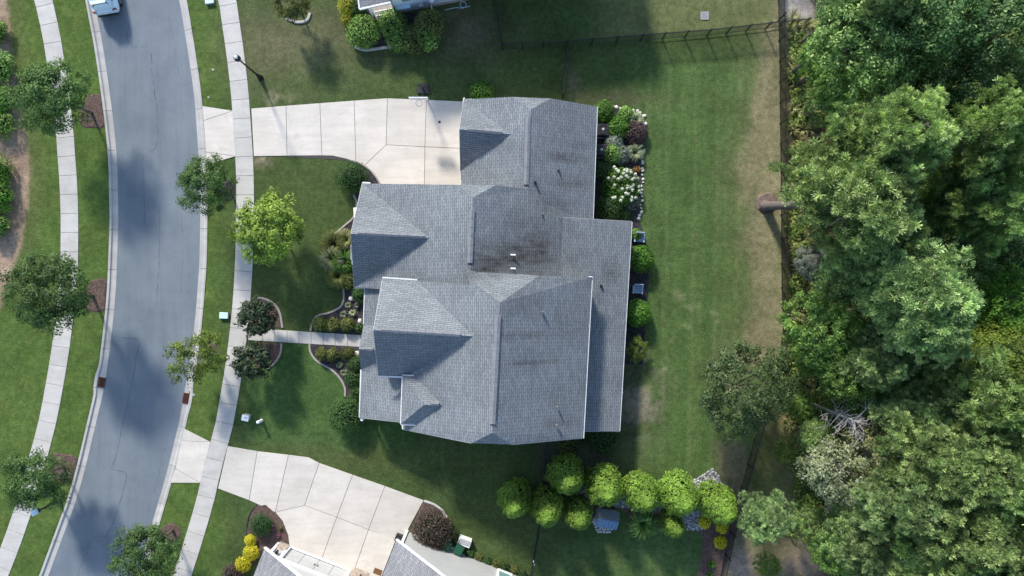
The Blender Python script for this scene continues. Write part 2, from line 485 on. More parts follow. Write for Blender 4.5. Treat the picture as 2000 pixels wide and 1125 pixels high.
# ------------------------------------------------------------------ survey curves (road edges, walks)
ROAD_L = [(150, -170), (163, -100), (181, -8), (188, 28), (200, 92), (212, 173), (220, 236), (227, 310), (229.5, 400), (229.5, 445), (228, 490), (225, 562), (220, 621), (211, 699), (202, 757), (190, 810), (182, 844), (166, 911), (148, 975), (130, 1025), (103, 1098), (93, 1125), (60, 1205), (25, 1290)]
ROAD_R = [(313, -170), (331, -90), (349, 0), (355, 33), (370, 126), (379, 195), (383.5, 255), (386.5, 300), (389, 360), (390, 416), (388.5, 506), (385, 562), (384, 577), (377, 650), (368, 715), (359, 766), (350, 820), (343, 848), (333, 890), (320, 940), (304, 995), (285, 1060), (266, 1125), (236, 1205), (205, 1290)]
WALK_L = [(40, -170), (62, -80), (85, 0), (97, 52), (104, 88), (110, 128), (119, 190), (127, 260), (130.5, 312), (134, 360), (136, 419), (136, 470), (135, 530), (131, 580), (124, 640), (120, 672), (109, 740), (96, 810), (88, 844), (79, 878), (63, 935), (47, 991), (27, 1050), (0, 1120), (-30, 1190), (-70, 1280)]
WALK_R = [(395, -170), (422, -80), (444, 0), (453, 60), (459, 100), (468, 176), (474, 258), (477, 305), (479, 363), (478.5, 430), (477, 500), (474, 562), (469, 622), (461, 690), (450, 763), (436, 840), (428, 867), (413, 925), (399, 985), (377, 1059), (356, 1125), (330, 1205), (300, 1290)]
cRL, cRR, cWL, cWR = catmull(ROAD_L), catmull(ROAD_R), catmull(WALK_L), catmull(WALK_R)
KERB_W = 15.5
WALK_W = 35.0

# ------------------------------------------------------------------ ground sheet
rs = np.random.RandomState(5)
def vnoise(x, y, scale, seed):
    r = np.random.RandomState(seed); g = r.rand(128, 128)
    u, v = x / scale, y / scale
    iu, iv = np.floor(u).astype(int), np.floor(v).astype(int)
    fu, fv = u - iu, v - iv
    fu, fv = fu * fu * (3 - 2 * fu), fv * fv * (3 - 2 * fv)
    a, b = g[iu % 128, iv % 128], g[(iu + 1) % 128, iv % 128]
    c, d = g[iu % 128, (iv + 1) % 128], g[(iu + 1) % 128, (iv + 1) % 128]
    return (a * (1 - fu) + b * fu) * (1 - fv) + (c * (1 - fu) + d * fu) * fv
def fbm(x, y, s, seed): return .5 * vnoise(x, y, s, seed) + .3 * vnoise(x, y, s / 2.3, seed + 1) + .2 * vnoise(x, y, s / 5.1, seed + 2)
def sstep(x, a, b):
    t_ = np.clip((x - a) / (b - a + 1e-9), 0, 1); return t_ * t_ * (3 - 2 * t_)

xs = np.concatenate([[-600, -350, -200, -120, -80, -60], np.arange(-46, 47.01, .24), [60, 80, 120, 200, 350, 600]])
ys = np.concatenate([[-600, -350, -200, -120, -80, -50], np.arange(-33, 33.01, .24), [50, 80, 120, 200, 350, 600]])
GX, GY = np.meshgrid(xs, ys)
gpx, gpy = GX * 26 + 1000, 562.5 - GY * 26
GZ = np.zeros_like(GX)
xl = np.interp(gpy, cRL[:, 1], cRL[:, 0]); xr = np.interp(gpy, cRR[:, 1], cRR[:, 0])
inroad = (gpx > xl - 12.5) & (gpx < xr + 12.5) & (gpy > -175) & (gpy < 1295)
GZ[inroad] = -.125
GZ += np.where(inroad, 0, .012 * (fbm(gpx, gpy, 45, 3) - .5))

def zones(x, y):
    n1, n2, n3 = fbm(x, y, 60, 11), fbm(x, y, 22, 21), fbm(x, y, 150, 31)
    jx = x + (n1 - .5) * 46; jy = y + (n2 - .5) * 40
    c = np.empty(x.shape + (3,)); c[...] = (.054, .082, .028)
    def put(mask, colr):
        m = np.clip(mask, 0, 1)[..., None]; c[...] = c * (1 - m) + np.array(colr) * m
    put(sstep(n3, .35, .7) * .6, (.043, .074, .022))
    put(sstep(n2, .52, .8) * .45, (.066, .084, .032))
    # verges on the left of the road: fresh green
    left = 1 - sstep(x, 395, 470)
    put(left * .85, (.068, .112, .026)); put(left * sstep(n2, .5, .75) * .5, (.105, .138, .036))
    # back lawn: cooler green with mowing bands
    back = sstep(jx, 1200, 1270) * (1 - sstep(x, 1500, 1540)) * sstep(jy, 85, 150) * (1 - sstep(y, 1120, 1160))
    put(back * .85, (.058, .104, .031))
    stripe = .5 + .5 * np.sin((x + .03 * y) / 46.0 * 2 * np.pi + n3 * 1.5)
    put(back * sstep(stripe, .55, .95) * .32, (.088, .125, .043))
    for sx in (1262, 1300, 1354, 1398, 1440):
        put(back * np.exp(-((x - sx + .02 * (y - 500) + (n2 - .5) * 9) / 4.5) ** 2) * .38, (.125, .145, .065))
    # dry strip along the back fence
    xb = np.interp(y, [0, 60, 130, 230, 330, 430, 520, 640, 720, 800], [1480, 1478, 1468, 1450, 1432, 1446, 1456, 1440, 1420, 1440])
    dry = sstep(jx - xb, -8, 34) * (1 - sstep(y, 690, 740)) * (1 - sstep(x, 1528, 1534))
    put(dry * .95, (.225, .195, .12)); put(dry * sstep(n2, .5, .7) * .6, (.105, .125, .055))
    put(sstep(jx - xb, -60, 0) * (1 - sstep(y, 720, 780)) * (1 - sstep(x, 1528, 1534)) * .35 , (.12, .13, .06))
    # drier, yellowish neighbouring lawn at the top
    top = sstep(x, 1120, 1200) * (1 - sstep(x, 1480, 1530)) * (1 - sstep(y - (95 - (x - 1000) * .09), -8, 4))
    put(top * .75, (.120, .135, .058))
    put(np.exp(-((jx - 610) / 150) ** 2 - ((jy - 75) / 75) ** 2) * .6, (.125, .118, .068))
    put(np.exp(-((jx - 520) / 70) ** 2 - ((jy - 100) / 60) ** 2) * .5, (.135, .12, .07))
    put(np.exp(-((jx - 915) / 75) ** 2 - ((jy - 62) / 48) ** 2) * .8, (.098, .082, .060))
    put(np.exp(-((jx - 560) / 60) ** 2 - ((jy - 190) / 12) ** 2) * .7, (.11, .12, .055))
    # front lawn tone and worn rims beside the drive
    front = sstep(x, 490, 505) * (1 - sstep(x, 700, 760)) * sstep(y, 300, 320) * (1 - sstep(y, 560, 640))
    put(front * .6, (.060, .088, .029))
    lowf = sstep(x, 470, 500) * (1 - sstep(x, 760, 860)) * sstep(y, 640, 690) * (1 - sstep(y, 830, 900))
    put(lowf * .7, (.056, .106, .030))
    put(np.exp(-((jx - 700) / 200) ** 2 - ((jy - 900) / 26) ** 2) * .5, (.085, .10, .035))
    put(np.exp(-((jx - 512) / 16) ** 2 - ((jy - 312) / 9) ** 2) * .8, (.26, .20, .15))
    put(np.exp(-((jx - 545) / 22) ** 2 - ((jy - 192) / 7) ** 2) * .7, (.22, .20, .13))
    # bare ground behind the house and by the hedge
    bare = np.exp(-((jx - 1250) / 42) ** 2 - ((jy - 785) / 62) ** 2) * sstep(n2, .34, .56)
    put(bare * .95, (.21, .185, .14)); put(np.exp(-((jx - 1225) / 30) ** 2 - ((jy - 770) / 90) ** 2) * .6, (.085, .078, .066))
    for (bx, by, r_) in ((1328, 582, 10), (1348, 602, 9), (1395, 610, 6), (1322, 570, 6), (1361, 592, 5), (1340, 640, 7), (1400, 625, 6), (1312, 665, 6), (1296, 720, 6), (1262, 758, 10)):
        put(np.exp(-((x - bx + (n2 - .5) * 22) / r_) ** 2 - ((y - by + (n1 - .5) * 18) / (r_ * .6)) ** 2) * .55, (.22, .21, .13))
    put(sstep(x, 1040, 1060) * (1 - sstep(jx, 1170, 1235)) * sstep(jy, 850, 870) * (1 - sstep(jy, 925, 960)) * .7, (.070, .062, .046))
    put(sstep(jx, 1385, 1410) * (1 - sstep(x, 1450, 1470)) * sstep(y, 850, 880) * (1 - sstep(y, 1000, 1040)) * .75, (.15, .125, .085))
    put(np.exp(-((jx - 1410) / 40) ** 2 - ((jy - 720) / 50) ** 2) * .3, (.10, .11, .05))
    put(np.exp(-((jx - 1120) / 12) ** 2 - ((jy - 160) / 26) ** 2) * .6, (.12, .11, .075))
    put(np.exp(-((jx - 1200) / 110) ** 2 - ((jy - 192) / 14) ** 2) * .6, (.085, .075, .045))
    # pine-straw border at far left
    xs_ = np.interp(y, [-100, 0, 60, 130, 200, 260, 330, 400, 470, 520, 570, 640, 700], [6, 13, 21, 27, 40, 53, 60, 56, 44, 28, 8, -12, -46])
    straw = (1 - sstep(x + (n2 - .5) * 12 - xs_, -6, 5)) * sstep(x, -120, -70)
    put(straw, (.27, .195, .14)); put(straw * sstep(n2, .5, .7) * .6, (.22, .16, .115)); put(straw * sstep(n1, .55, .75) * .5, (.36, .27, .20))
    put(np.exp(-((x - xs_ - 14) / 16) ** 2) * .45 * (y < 560), (.10, .11, .045))
    # woodland floor
    xf = np.interp(y, [0, 690, 700, 860, 950, 1060, 1125, 1250], [1522, 1530, 1524, 1472, 1450, 1424, 1408, 1375])
    wood = sstep(x - xf, 0, 4)
    put(wood, (.10, .085, .045)); put(wood * sstep(n2, .38, .6) * .8, (.075, .095, .030)); put(wood * sstep(n1, .55, .7) * .6, (.17, .125, .085))
    put(wood * sstep(x, 1700, 1760), (.05, .042, .028))
    put(wood * np.exp(-((jx - 1555) / 36) ** 2 - ((jy - 18) / 60) ** 2) * .95, (.30, .275, .26))
    put(wood * np.exp(-((jx - 1590) / 26) ** 2 - ((jy - 270) / 70) ** 2) * .9, (.22, .125, .085))
    put(wood * np.exp(-((jx - 1570) / 60) ** 2 - ((jy - 1100) / 45) ** 2) * .9, (.25, .185, .135))
    put(wood * np.exp(-((jx - 1440) / 30) ** 2 - ((jy - 1110) / 50) ** 2) * .9, (.33, .25, .20))
    put(wood * np.exp(-((jx - 1525) / 60) ** 2 - ((jy - 930) / 110) ** 2) * .75, (.105, .125, .045)); put(wood * np.exp(-((jx - 1545) / 16) ** 2 - ((jy - 930) / 80) ** 2) * .6, (.19, .15, .085))
    return c
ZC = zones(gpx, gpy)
ny, nx = GX.shape
me = bpy.data.meshes.new('ground')
co = np.stack([GX, GY, GZ], -1).reshape(-1, 3).astype(np.float32)
idx = np.arange(nx * ny).reshape(ny, nx)
quads = np.stack([idx[:-1, :-1], idx[:-1, 1:], idx[1:, 1:], idx[1:, :-1]], -1).reshape(-1, 4)
def fill_mesh(me, co, quads):
    me.vertices.add(len(co)); me.vertices.foreach_set('co', np.ascontiguousarray(co, np.float32).ravel())
    k = quads.shape[1]
    me.loops.add(quads.size); me.loops.foreach_set('vertex_index', np.ascontiguousarray(quads, np.int32).ravel())
    me.polygons.add(len(quads)); me.polygons.foreach_set('loop_start', np.arange(0, quads.size, k, dtype=np.int32))
    me.update(calc_edges=True)
fill_mesh(me, co, quads)
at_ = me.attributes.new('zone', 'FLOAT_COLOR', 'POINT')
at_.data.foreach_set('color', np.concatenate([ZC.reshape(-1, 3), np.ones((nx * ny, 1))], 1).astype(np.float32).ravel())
me.polygons.foreach_set('use_smooth', np.ones(len(quads), bool))
me.materials.append(M['lawn'])
ground = link('ground', me)
tag(ground, 'mown green lawn with dry tan patches around the houses', 'lawn', kind='structure')

# ------------------------------------------------------------------ road
def ribbon(name, ca, cb, za, zb, mat, parent=None):
    n = 200
    def rs_(c):
        s = np.concatenate([[0], np.cumsum(np.linalg.norm(np.diff(c, axis=0), axis=1))]); t_ = np.linspace(0, s[-1], n)
        return np.stack([np.interp(t_, s, c[:, 0]), np.interp(t_, s, c[:, 1])], 1)
    a, b = rs_(ca), rs_(cb); mb = MB()
    for k in range(n):
        p, q = P(*a[k]), P(*b[k]); mb.v += [(p.x, p.y, za), (q.x, q.y, zb)]
    for k in range(n - 1): mb.f.append([2 * k, 2 * k + 2, 2 * k + 3, 2 * k + 1])
    return mb.build(name, mat, parent)
ROAD_Z = -.09
road = ribbon('road', cRL + np.array([-3, 0]), cRR + np.array([3, 0]), ROAD_Z, ROAD_Z, M['asphalt'])
tag(road, 'curving grey asphalt street with faint lengthwise cracks', 'road', kind='structure')

rc = random.Random(8)
def crack(pts, w=.03, jit=2.0, gap=.12):
    c = resample(catmull(pts, 4), 7); mb = MB(); prev = None
    for k, (x, y) in enumerate(c):
        x += rc.uniform(-jit, jit) * .5; ww = w * .55 * rc.uniform(.2, 1.3)
        p = P(x, y); p.z = ROAD_Z + .004
        d = Vector((c[min(k + 1, len(c) - 1)] - c[max(k - 1, 0)])).normalized(); nrm = Vector((d.y, d.x, 0)) * ww
        cur = (p - nrm, p + nrm)
        if prev and rc.random() > gap: mb.poly([prev[0], prev[1], cur[1], cur[0]])
        prev = cur
    o = mb.build('crack', M['crack'], road)
crack([(295, 98), (296, 140), (301, 180), (306, 225), (308, 262)], .034, 2, .15)
crack([(247, 60), (250, 88), (262, 91), (287, 89)], .022, 1, .2)
crack([(277, 300), (279, 340), (281, 405), (280, 440)], .03, 2, .2)
crack([(311, 400), (310, 460), (309, 520), (306, 566), (305, 600)], .026, 1.5, .1)
crack([(220, 656), (240, 660), (270, 665), (266, 690), (260, 730), (250, 780), (238, 830), (228, 880), (219, 910)], .03, 1.2, .08)
crack([(216, 914), (224, 919), (246, 926), (240, 956), (232, 985), (222, 1015), (206, 1050)], .03, 1.2, .08)
crack([(206, 1050), (184, 1050), (170, 1078), (156, 1108), (150, 1130)], .022, 1.2, .15)
crack([(330, 30), (337, 80), (345, 130), (352, 180), (358, 225)], .016, 3, .35)
crack([(352, 400), (356, 460), (355, 520), (350, 580)], .016, 4, .45)
crack([(290, 292), (298, 294), (304, 284), (305, 277)], .03, 2, .1)
crack([(326, 860), (315, 900), (300, 960), (285, 1010)], .018, 4, .4)
crack([(370, 160), (388, 168)], .02, 1, 0)

# ------------------------------------------------------------------ kerbs: one stone per cast length
def kerb(name, c, side, label, skip=()):
    """side -1: lawn lies to the left of the road edge (smaller x)"""
    root = empty(name, P(*c[len(c) // 2]))
    tag(root, label, 'kerb', kind='structure')
    cc = resample(c, 13.0); nn = normals2(cc)
    if nn[0][0] * side < 0: nn = -nn
    per = 6
    prof = [(0.0, ROAD_Z + .006), (.50, -.080), (.62, -.055), (.72, .028), (.78, .034), (1.0, .034), (1.0, -.20)]
    for s0 in range(0, len(cc) - 1, per):
        s1 = min(s0 + per, len(cc) - 1)
        mb = MB(); rows = []
        for k in range(s0, s1 + 1):
            q = cc[k].copy(); d = cc[min(k + 1, len(cc) - 1)] - cc[max(k - 1, 0)]; d = d / np.linalg.norm(d)
            if k == s0: q = q + d * .38
            if k == s1: q = q - d * .38
            w = KERB_W
            for (yy, ext) in skip:
                w += ext * math.exp(-((q[1] - yy) / 22.0) ** 4)
            row = []
            for (f_, z_) in prof:
                pp = P(*(q + nn[k] * w * f_)); row.append(len(mb.v)); mb.v.append((pp.x, pp.y, z_))
            rows.append(row)
        for a, b in zip(rows[:-1], rows[1:]):
            for j in range(len(prof) - 1): mb.f.append([a[j], b[j], b[j + 1], a[j + 1]])
        mb.f.append(rows[0]); mb.f.append(rows[-1][::-1])
        mb.build('kerb_stone', M['kerb'], root)
    return root
kerb('kerb_left', cRL, -1, 'pale concrete kerb along the left edge of the street', [(745, 4.0)])
kerb('kerb_right', cRR, 1, 'pale concrete kerb along the right edge of the street', [(778, 3.0)])
# dark bedding strip under the kerb joints
for nm, c, sg in (('kerb_bed_left', cRL, -1), ('kerb_bed_right', cRR, 1)):
    nn = normals2(c)
    if nn[0][0] * sg < 0: nn = -nn
    o = ribbon(nm, c + nn * 1.0, c + nn * (KERB_W - 1.0), ROAD_Z - .06, -.075, M['joint'])
    tag(o, 'dark joint bedding under the %s kerb stones' % nm.split('_')[-1], 'kerb bedding', kind='structure')

# storm drains
def storm_drain(corners, label):
    pts = [P(*c_) for c_ in corners]
    ctr = sum(pts, Vector()) / 4
    root = empty('storm_drain', (ctr.x, ctr.y, -.06)); tag(root, label, 'storm drain', 'storm drains in the street gutter')
    ux = (pts[1] - pts[0]); uy = (pts[3] - pts[0])
    rz = math.atan2(ux.y, ux.x); w, h = ux.length, uy.length
    m = Matrix.Rotation(rz, 3, 'Z')
    z = -.045
    mb = MB(); mb.box((ctr.x, ctr.y, z - .03), (w * .98, h * .98, .02), rz); mb.build('pit', M['dark_plastic'], root)
    mb = MB()
    for sx in (-1, 1): mb.box(ctr + m @ Vector((sx * (w / 2 - .03), 0, 0)) + Vector((0, 0, z)), (.06, h, .07), rz)
    for sy in (-1, 1): mb.box(ctr + m @ Vector((0, sy * (h / 2 - .03), 0)) + Vector((0, 0, z)), (w - .12, .06, .066), rz)
    mb.build('frame', M['rust'], root)
    for i in range(5):
        mb = MB(); mb.box(ctr + m @ Vector(((i - 2) * w / 6, 0, 0)) + Vector((0, 0, z)), (.045, h - .12, .05), rz); mb.build('bar', M['rust'], root)
    for i in range(3):
        mb = MB(); mb.box(ctr + m @ Vector((0, (i - 1) * h / 4, 0)) + Vector((0, 0, z - .008)), (w - .12, .045, .045), rz); mb.build('bar', M['rust'], root)
storm_drain([(187.5, 735), (205.5, 738), (202, 758), (183.5, 754)], 'rusty iron storm drain grate in the left kerb of the street')
storm_drain([(358.5, 767), (375, 770), (372, 790), (355, 787)], 'rusty iron storm drain grate in the right kerb of the street')

# ------------------------------------------------------------------ concrete walks and drives (slabs over a dark joint bed)
def slab(pts, parent, mat, z=.035, gap=.012):
    q = inset(ccw([tuple(p) for p in pts]), gap)
    mb = MB(); mb.prism(q, -.05, z, .008); return mb.build('slab', mat, parent)
def bed_poly(name, pts, z, mat, label, cat):
    mb = MB(); q = ccw([tuple(p) for p in pts]); mb.poly([(x, y, z) for x, y in q]); o = mb.build(name, mat)
    if label: tag(o, label, cat, kind='structure')
    return o
def walk_strip(name, c, label, d=37.0, breaks=()):
    n = normals2(c)
    cc = resample(c, d); nn = normals2(cc); hw = WALK_W / 2
    s = ribbon(name, c - n * (hw - .4), c + n * (hw - .4), .014, .014, M['joint'])
    tag(s, label, 'sidewalk', kind='structure')
    for k in range(len(cc) - 1):
        a, b = cc[k], cc[k + 1]
        mid = (a + b) / 2
        slab(pxy([a - nn[k] * hw, a + nn[k] * hw, b + nn[k + 1] * hw, b - nn[k + 1] * hw]), s, M['walk'])
    return s
walk_strip('sidewalk_left', cWL, 'concrete sidewalk of square slabs on the left side of the street')
walk_strip('sidewalk_right', cWR, 'concrete sidewalk of square slabs between the street and the front lawns')

def drive(name, outline, panels, label, z=.042):
    o = bed_poly(name, pxy(outline), .018, M['joint'], label, 'driveway')
    for p_ in panels: slab(pxy(p_), o, M['drive'], z, .014)
    return o
drive('driveway_upper', [(398, 212), (452, 218), (457, 302), (404, 316)],
      [[(395.5, 207), (455, 216.5), (398, 236)], [(398, 236), (455, 216.5), (460.5, 305.5), (402, 297)], [(402, 297), (460.5, 305.5), (404, 322)]],
      'pale concrete driveway apron between the street and the upper sidewalk')
drive('driveway_main', [(493, 214), (740, 196), (905, 202), (905, 355), (745, 355), (718, 330), (675, 313), (497, 302)],
      [[(491, 212), (559, 206.5), (561, 304.5), (496, 305.5)], [(559, 206.5), (625, 201.5), (629, 304), (561, 304.5)],
       [(625, 201.5), (692, 196.5), (695.5, 316.5), (675, 310), (650, 304.5), (629, 304)],
       [(692, 196.5), (740, 193), (757, 192), (754.5, 283), (712.5, 323), (695.5, 316.5)],
       [(757, 192), (833, 195), (830, 287), (754.5, 283)], [(833, 195), (925, 199), (925, 291), (830, 287)],
       [(754.5, 283), (830, 287), (828.5, 400), (742.5, 400), (742, 358), (735, 345), (724, 332), (712.5, 323)], [(830, 287), (925, 291), (925, 400), (828.5, 400)]],
      'wide pale concrete driveway leading to the garage of the grey house')
drive('driveway_lower_apron', [(358, 842), (409, 864), (390, 941), (337, 941)],
      [[(360, 837), (411.5, 863), (355, 861)], [(355, 861), (411.5, 863), (392, 943), (343, 915)], [(343, 915), (392, 943), (333, 943)]],
      'pale concrete driveway apron at the lower right kerb')
drive('driveway_lower', [(447, 875), (565, 890), (625, 905), (825, 978), (795, 1033), (745, 1130), (695, 1118), (567, 1070), (552, 1020), (487, 975), (429, 952)],
      [[(445, 871), (503, 881), (487, 977), (426, 954)], [(503, 881), (564, 888), (538, 1000.5), (520, 992), (487, 977)],
       [(564, 888), (603, 893), (624, 904), (595, 987), (538, 1000.5)], [(624, 904), (689, 927), (658, 1010), (595, 987)],
       [(689, 927), (752, 949), (720, 1034), (658, 1010)], [(752, 949), (828, 977), (797, 1034), (781, 1064), (772, 1054), (720, 1034)],
       [(538, 1000.5), (595, 987), (658, 1010), (628, 1093), (566, 1070), (563, 1045), (552, 1017)], [(658, 1010), (720, 1034), (690, 1120), (628, 1093)],
       [(720, 1034), (781, 1056), (745, 1145), (690, 1120)]],
      'fan shaped pale concrete driveway of the lower neighbour')
wk = bed_poly('walkway', pxy([(486, 643), (702, 655), (700, 676), (484, 662)]), .018, M['joint'], 'narrow concrete path from the sidewalk to the front porch', 'path')
wx = [485, 513, 537, 561, 584, 608, 631.5, 655, 679, 712]
for a, b in zip(wx[:-1], wx[1:]):
    tp = lambda x: 640.5 + (x - 485) * .063
    bt = lambda x: 664.5 + (x - 485) * .061
    slab(pxy([(a, tp(a)), (b, tp(b)), (b, bt(b)), (a, bt(a))]), wk, M['walk'], .04)

# ------------------------------------------------------------------ planting beds and their edging
def bed(pts, mat, label, z=.012, smooth=True):
    c = catmull(pts + [pts[0]], 8)[:-1] if smooth else np.array(pts)
    q = ccw([tuple(P(*q_).xy) for q_ in c])
    mb = MB(); i = inset(q, .10)
    n = len(q)
    mb.v = [(x, y, .004) for x, y in q] + [(x, y, z + .035) for x, y in i]
    for k in range(n): mb.f.append([k, (k + 1) % n, n + (k + 1) % n, n + k])
    mb.f.append([n + k for k in range(n)])
    o = mb.build('mulch_bed', mat); tag(o, label, 'mulch bed', kind='structure'); return o
def edging(pts, label, w=.13, h=.09, mat='edging', seg=14.0):
    c = resample(catmull(pts, 5), 4.0); nn = normals2(c)
    root = empty('bed_edging', P(*c[len(c) // 2])); tag(root, label, 'bed edging', 'curved borders of the planting beds')
    per = max(3, int(seg / 4.0 * 3))
    for s0 in range(0, len(c) - 1, per):
        s1 = min(s0 + per, len(c) - 1); mb = MB(); rows = []
        for k in range(s0, s1 + 1):
            row = []
            q = c[k]
            for f_, z_ in ((-1, -.02), (-1, h * .8), (-.7, h), (.7, h), (1, h * .8), (1, -.02)):
                pp = P(*q) ; nv = Vector((nn[k][0], -nn[k][1], 0)); pp = pp + nv * f_ * w / 2
                row.append(len(mb.v)); mb.v.append((pp.x, pp.y, z_))
            rows.append(row)
        for a, b in zip(rows[:-1], rows[1:]):
            for j in range(5): mb.f.append([a[j], b[j], b[j + 1], a[j + 1]])
        mb.f.append(rows[0]); mb.f.append(rows[-1][::-1])
        mb.build('border_stone', M[mat], root)

bed([(172, 186), (196, 184), (201, 206), (204, 247), (180, 250), (158, 246), (160, 215)], M['mulch_brown'], 'brown mulch patch under the uppermost left street tree')
bed([(178, 547), (208, 545), (207, 575), (205, 606), (182, 610), (168, 602), (168, 570)], M['mulch_brown'], 'brown mulch patch under the middle left street tree')
bed([(99, 884), (125, 886), (151, 894), (146, 920), (138, 944), (112, 942), (100, 920)], M['mulch_brown'], 'brown mulch patch under the lowest left street tree')
bed([(334, 1021), (350, 1028), (354, 1042), (348, 1056), (334, 1061), (318, 1056), (313, 1042), (319, 1028)], M['mulch_brown'], 'round brown mulch ring by the lower right sidewalk')
bed([(447, 352), (458, 358), (459, 378), (452, 392), (438, 392), (430, 378), (434, 360)], M['mulch_dark'], 'dark mulch ring beside the sidewalk under a street tree')
bed([(413, 668), (424, 674), (426, 688), (416, 696), (404, 692), (400, 680)], M['mulch_brown'], 'small mulch ring under the sparse yellow green tree')
bed([(502, 583), (518, 585), (536, 594), (547, 611), (551, 641), (520, 640), (486, 639), (492, 612)], M['mulch_brown'], 'mulch island north of the front path', smooth=False)
bed([(497, 667), (549, 671), (547, 690), (538, 706), (523, 721), (498, 716), (490, 690)], M['mulch_brown'], 'mulch island south of the front path', smooth=False)
bed([(737, 347), (742, 360), (745, 420), (742, 575), (745, 655), (608, 646), (611, 629), (622, 617), (642, 611), (660, 603), (670, 590), (672, 566), (648, 548), (634, 510), (632, 488), (650, 462), (672, 442), (690, 424), (697, 398), (692, 378), (680, 360), (690, 330), (716, 326)], M['mulch_dark'], 'dark mulch bed along the front of the grey house above the path', smooth=False)
bed([(606, 673), (720, 679), (722, 800), (690, 800), (674, 776), (674, 758), (664, 738), (645, 720), (620, 706), (608, 690)], M['mulch_dark'], 'dark mulch bed along the front porch below the path', smooth=False)
edging([(502, 600), (502, 583), (518, 584), (536, 594), (547, 611), (552, 640)], 'curved concrete border round the mulch island above the path', .15)
edging([(550, 671), (548, 690), (539, 706), (523, 721)], 'curved concrete border round the mulch island below the path', .15)
edging([(671, 562), (672, 580), (668, 596), (655, 606), (640, 612), (622, 616), (611, 628), (607, 646)], 'wavy concrete border of the front bed just above the path', .14)
edging([(605, 672), (607, 688), (620, 706), (645, 720), (664, 738), (674, 758), (674, 774)], 'wavy concrete border of the front bed below the path', .14)
edging([(690, 380), (697, 396), (691, 424), (672, 442), (650, 462), (632, 488)], 'wavy concrete border of the bed beside the olive grasses', .14)
edging([(684, 313), (704, 320), (722, 331), (735, 346), (743, 360)], 'concrete border between the round bush and the driveway', .12)
bed([(1150, 205), (1205, 212), (1250, 217), (1257, 240), (1256, 300), (1254, 352), (1251, 402), (1249, 432), (1262, 470), (1268, 540), (1262, 620), (1256, 712), (1200, 712), (1200, 430), (1140, 430)], M['mulch_dark'], 'dark mulch bed along the back of the grey house', smooth=False)
bed([(520, 983), (538, 999), (553, 1018), (561, 1036), (566, 1070), (545, 1085), (505, 1090), (470, 1125), (455, 1118), (470, 1098), (481, 1076), (482, 1030), (490, 1000), (502, 986)], M['mulch_brown'], 'brown mulch bed with yellow shrubs left of the lower driveway', smooth=False)
edging([(502, 986), (488, 1004), (482, 1030), (481, 1070), (470, 1098), (452, 1118)], 'thin dark border left of the yellow shrubs', .08, .07, 'mulch_dark')
bed([(828, 979), (845, 986), (862, 998), (873, 1010), (880, 1024), (868, 1060), (800, 1040), (815, 1006)], M['mulch_brown'], 'brown mulch bed under the maroon shrub by the lower driveway', smooth=False)
edging([(828, 978), (848, 985), (864, 997), (874, 1012)], 'pale concrete border beside the maroon shrub', .16, .1, 'walk')
bed([(1497 + 21 * math.cos(k * .628) * (1 + .12 * math.sin(k * 2.3)), 396 + 20 * math.sin(k * .628) * (1 + .1 * math.cos(k * 3.1))) for k in range(10)], M['mulch_tan'], 'ring of pale bark mulch at the foot of the leaning pine', .09)
bed([(676, 20), (745, 20), (860, 30), (866, 58), (850, 86), (820, 95), (770, 96), (712, 98), (690, 92), (674, 60)], M['mulch_dark'], 'mulch bed around the hedge shrubs at the top', smooth=False)
edging([(694, 92), (712, 98), (740, 95), (770, 92), (800, 96), (832, 94), (852, 84)], 'white stone border round the hedge shrubs at the top', .2, .12, 'walk')
bed([(1130, 945), (1210, 962), (1290, 985), (1395, 1000), (1430, 985), (1440, 1030), (1412, 1128), (1360, 1128), (1366, 1100), (1374, 1058), (1366, 1040), (1340, 1034), (1300, 1036), (1228, 1034), (1226, 1000), (1200, 990), (1150, 1000), (1060, 1010), (1060, 935)], M['mulch_brown'], 'mulch bed under the row of round evergreen trees', smooth=False)
# ------------------------------------------------------------------ houses
def roof_part(name, verts, faces, mat, parent, thick=.16, label=None):
    """verts: {key: (px, py, z)}; faces: lists of keys, seen from above counter-clockwise or not; UV runs along / up each slope"""
    W = {k: P(*v) for k, v in verts.items()}
    keys = list(W); ix = {k: i for i, k in enumerate(keys)}
    n = len(keys)
    m = parent_world(parent).inverted()
    co = [W[k] for k in keys] + [W[k] - Vector((0, 0, thick)) for k in keys]
    fs = []; uvs = []
    edges = {}
    for f in faces:
        pts = [W[k] for k in f]
        nr = Vector()
        for a, b in zip(pts, pts[1:] + pts[:1]): nr += a.cross(b)
        if nr.z < 0: f = f[::-1]; pts = pts[::-1]; nr = -nr
        nr.normalize()
        up = Vector((0, 0, 1)) - nr * nr.z
        up = up.normalized() if up.length > 1e-4 else Vector((0, 1, 0))
        al = up.cross(nr)
        for tri in tessellate_polygon([[Vector((p.x, p.y, 0)) for p in pts]]):
            a, b, c = (pts[j] for j in tri)
            if (b - a).cross(c - a).z < 0: tri = tri[::-1]
            fs.append([ix[f[j]] for j in tri]); uvs.append([(pts[j].dot(al), pts[j].dot(up)) for j in tri])
            fs.append([ix[f[j]] + n for j in tri][::-1]); uvs.append([(0, 0)] * 3)
        for a, b in zip(f, f[1:] + f[:1]): edges[(a, b)] = 1
    for (a, b) in edges:
        if (b, a) not in edges:
            fs.append([ix[b], ix[a], ix[a] + n, ix[b] + n]); uvs.append([(0, 0)] * 4)
    me = bpy.data.meshes.new(name); me.from_pydata([tuple(m @ c_) for c_ in co], [], fs)
    ul = me.uv_layers.new(name='UVMap')
    flat = [x for f in uvs for uvp in f for x in uvp]
    ul.data.foreach_set('uv', flat)
    me.materials.append(mat); me.update()
    o = link(name, me, parent)
    if label: o['label'] = label
    return o

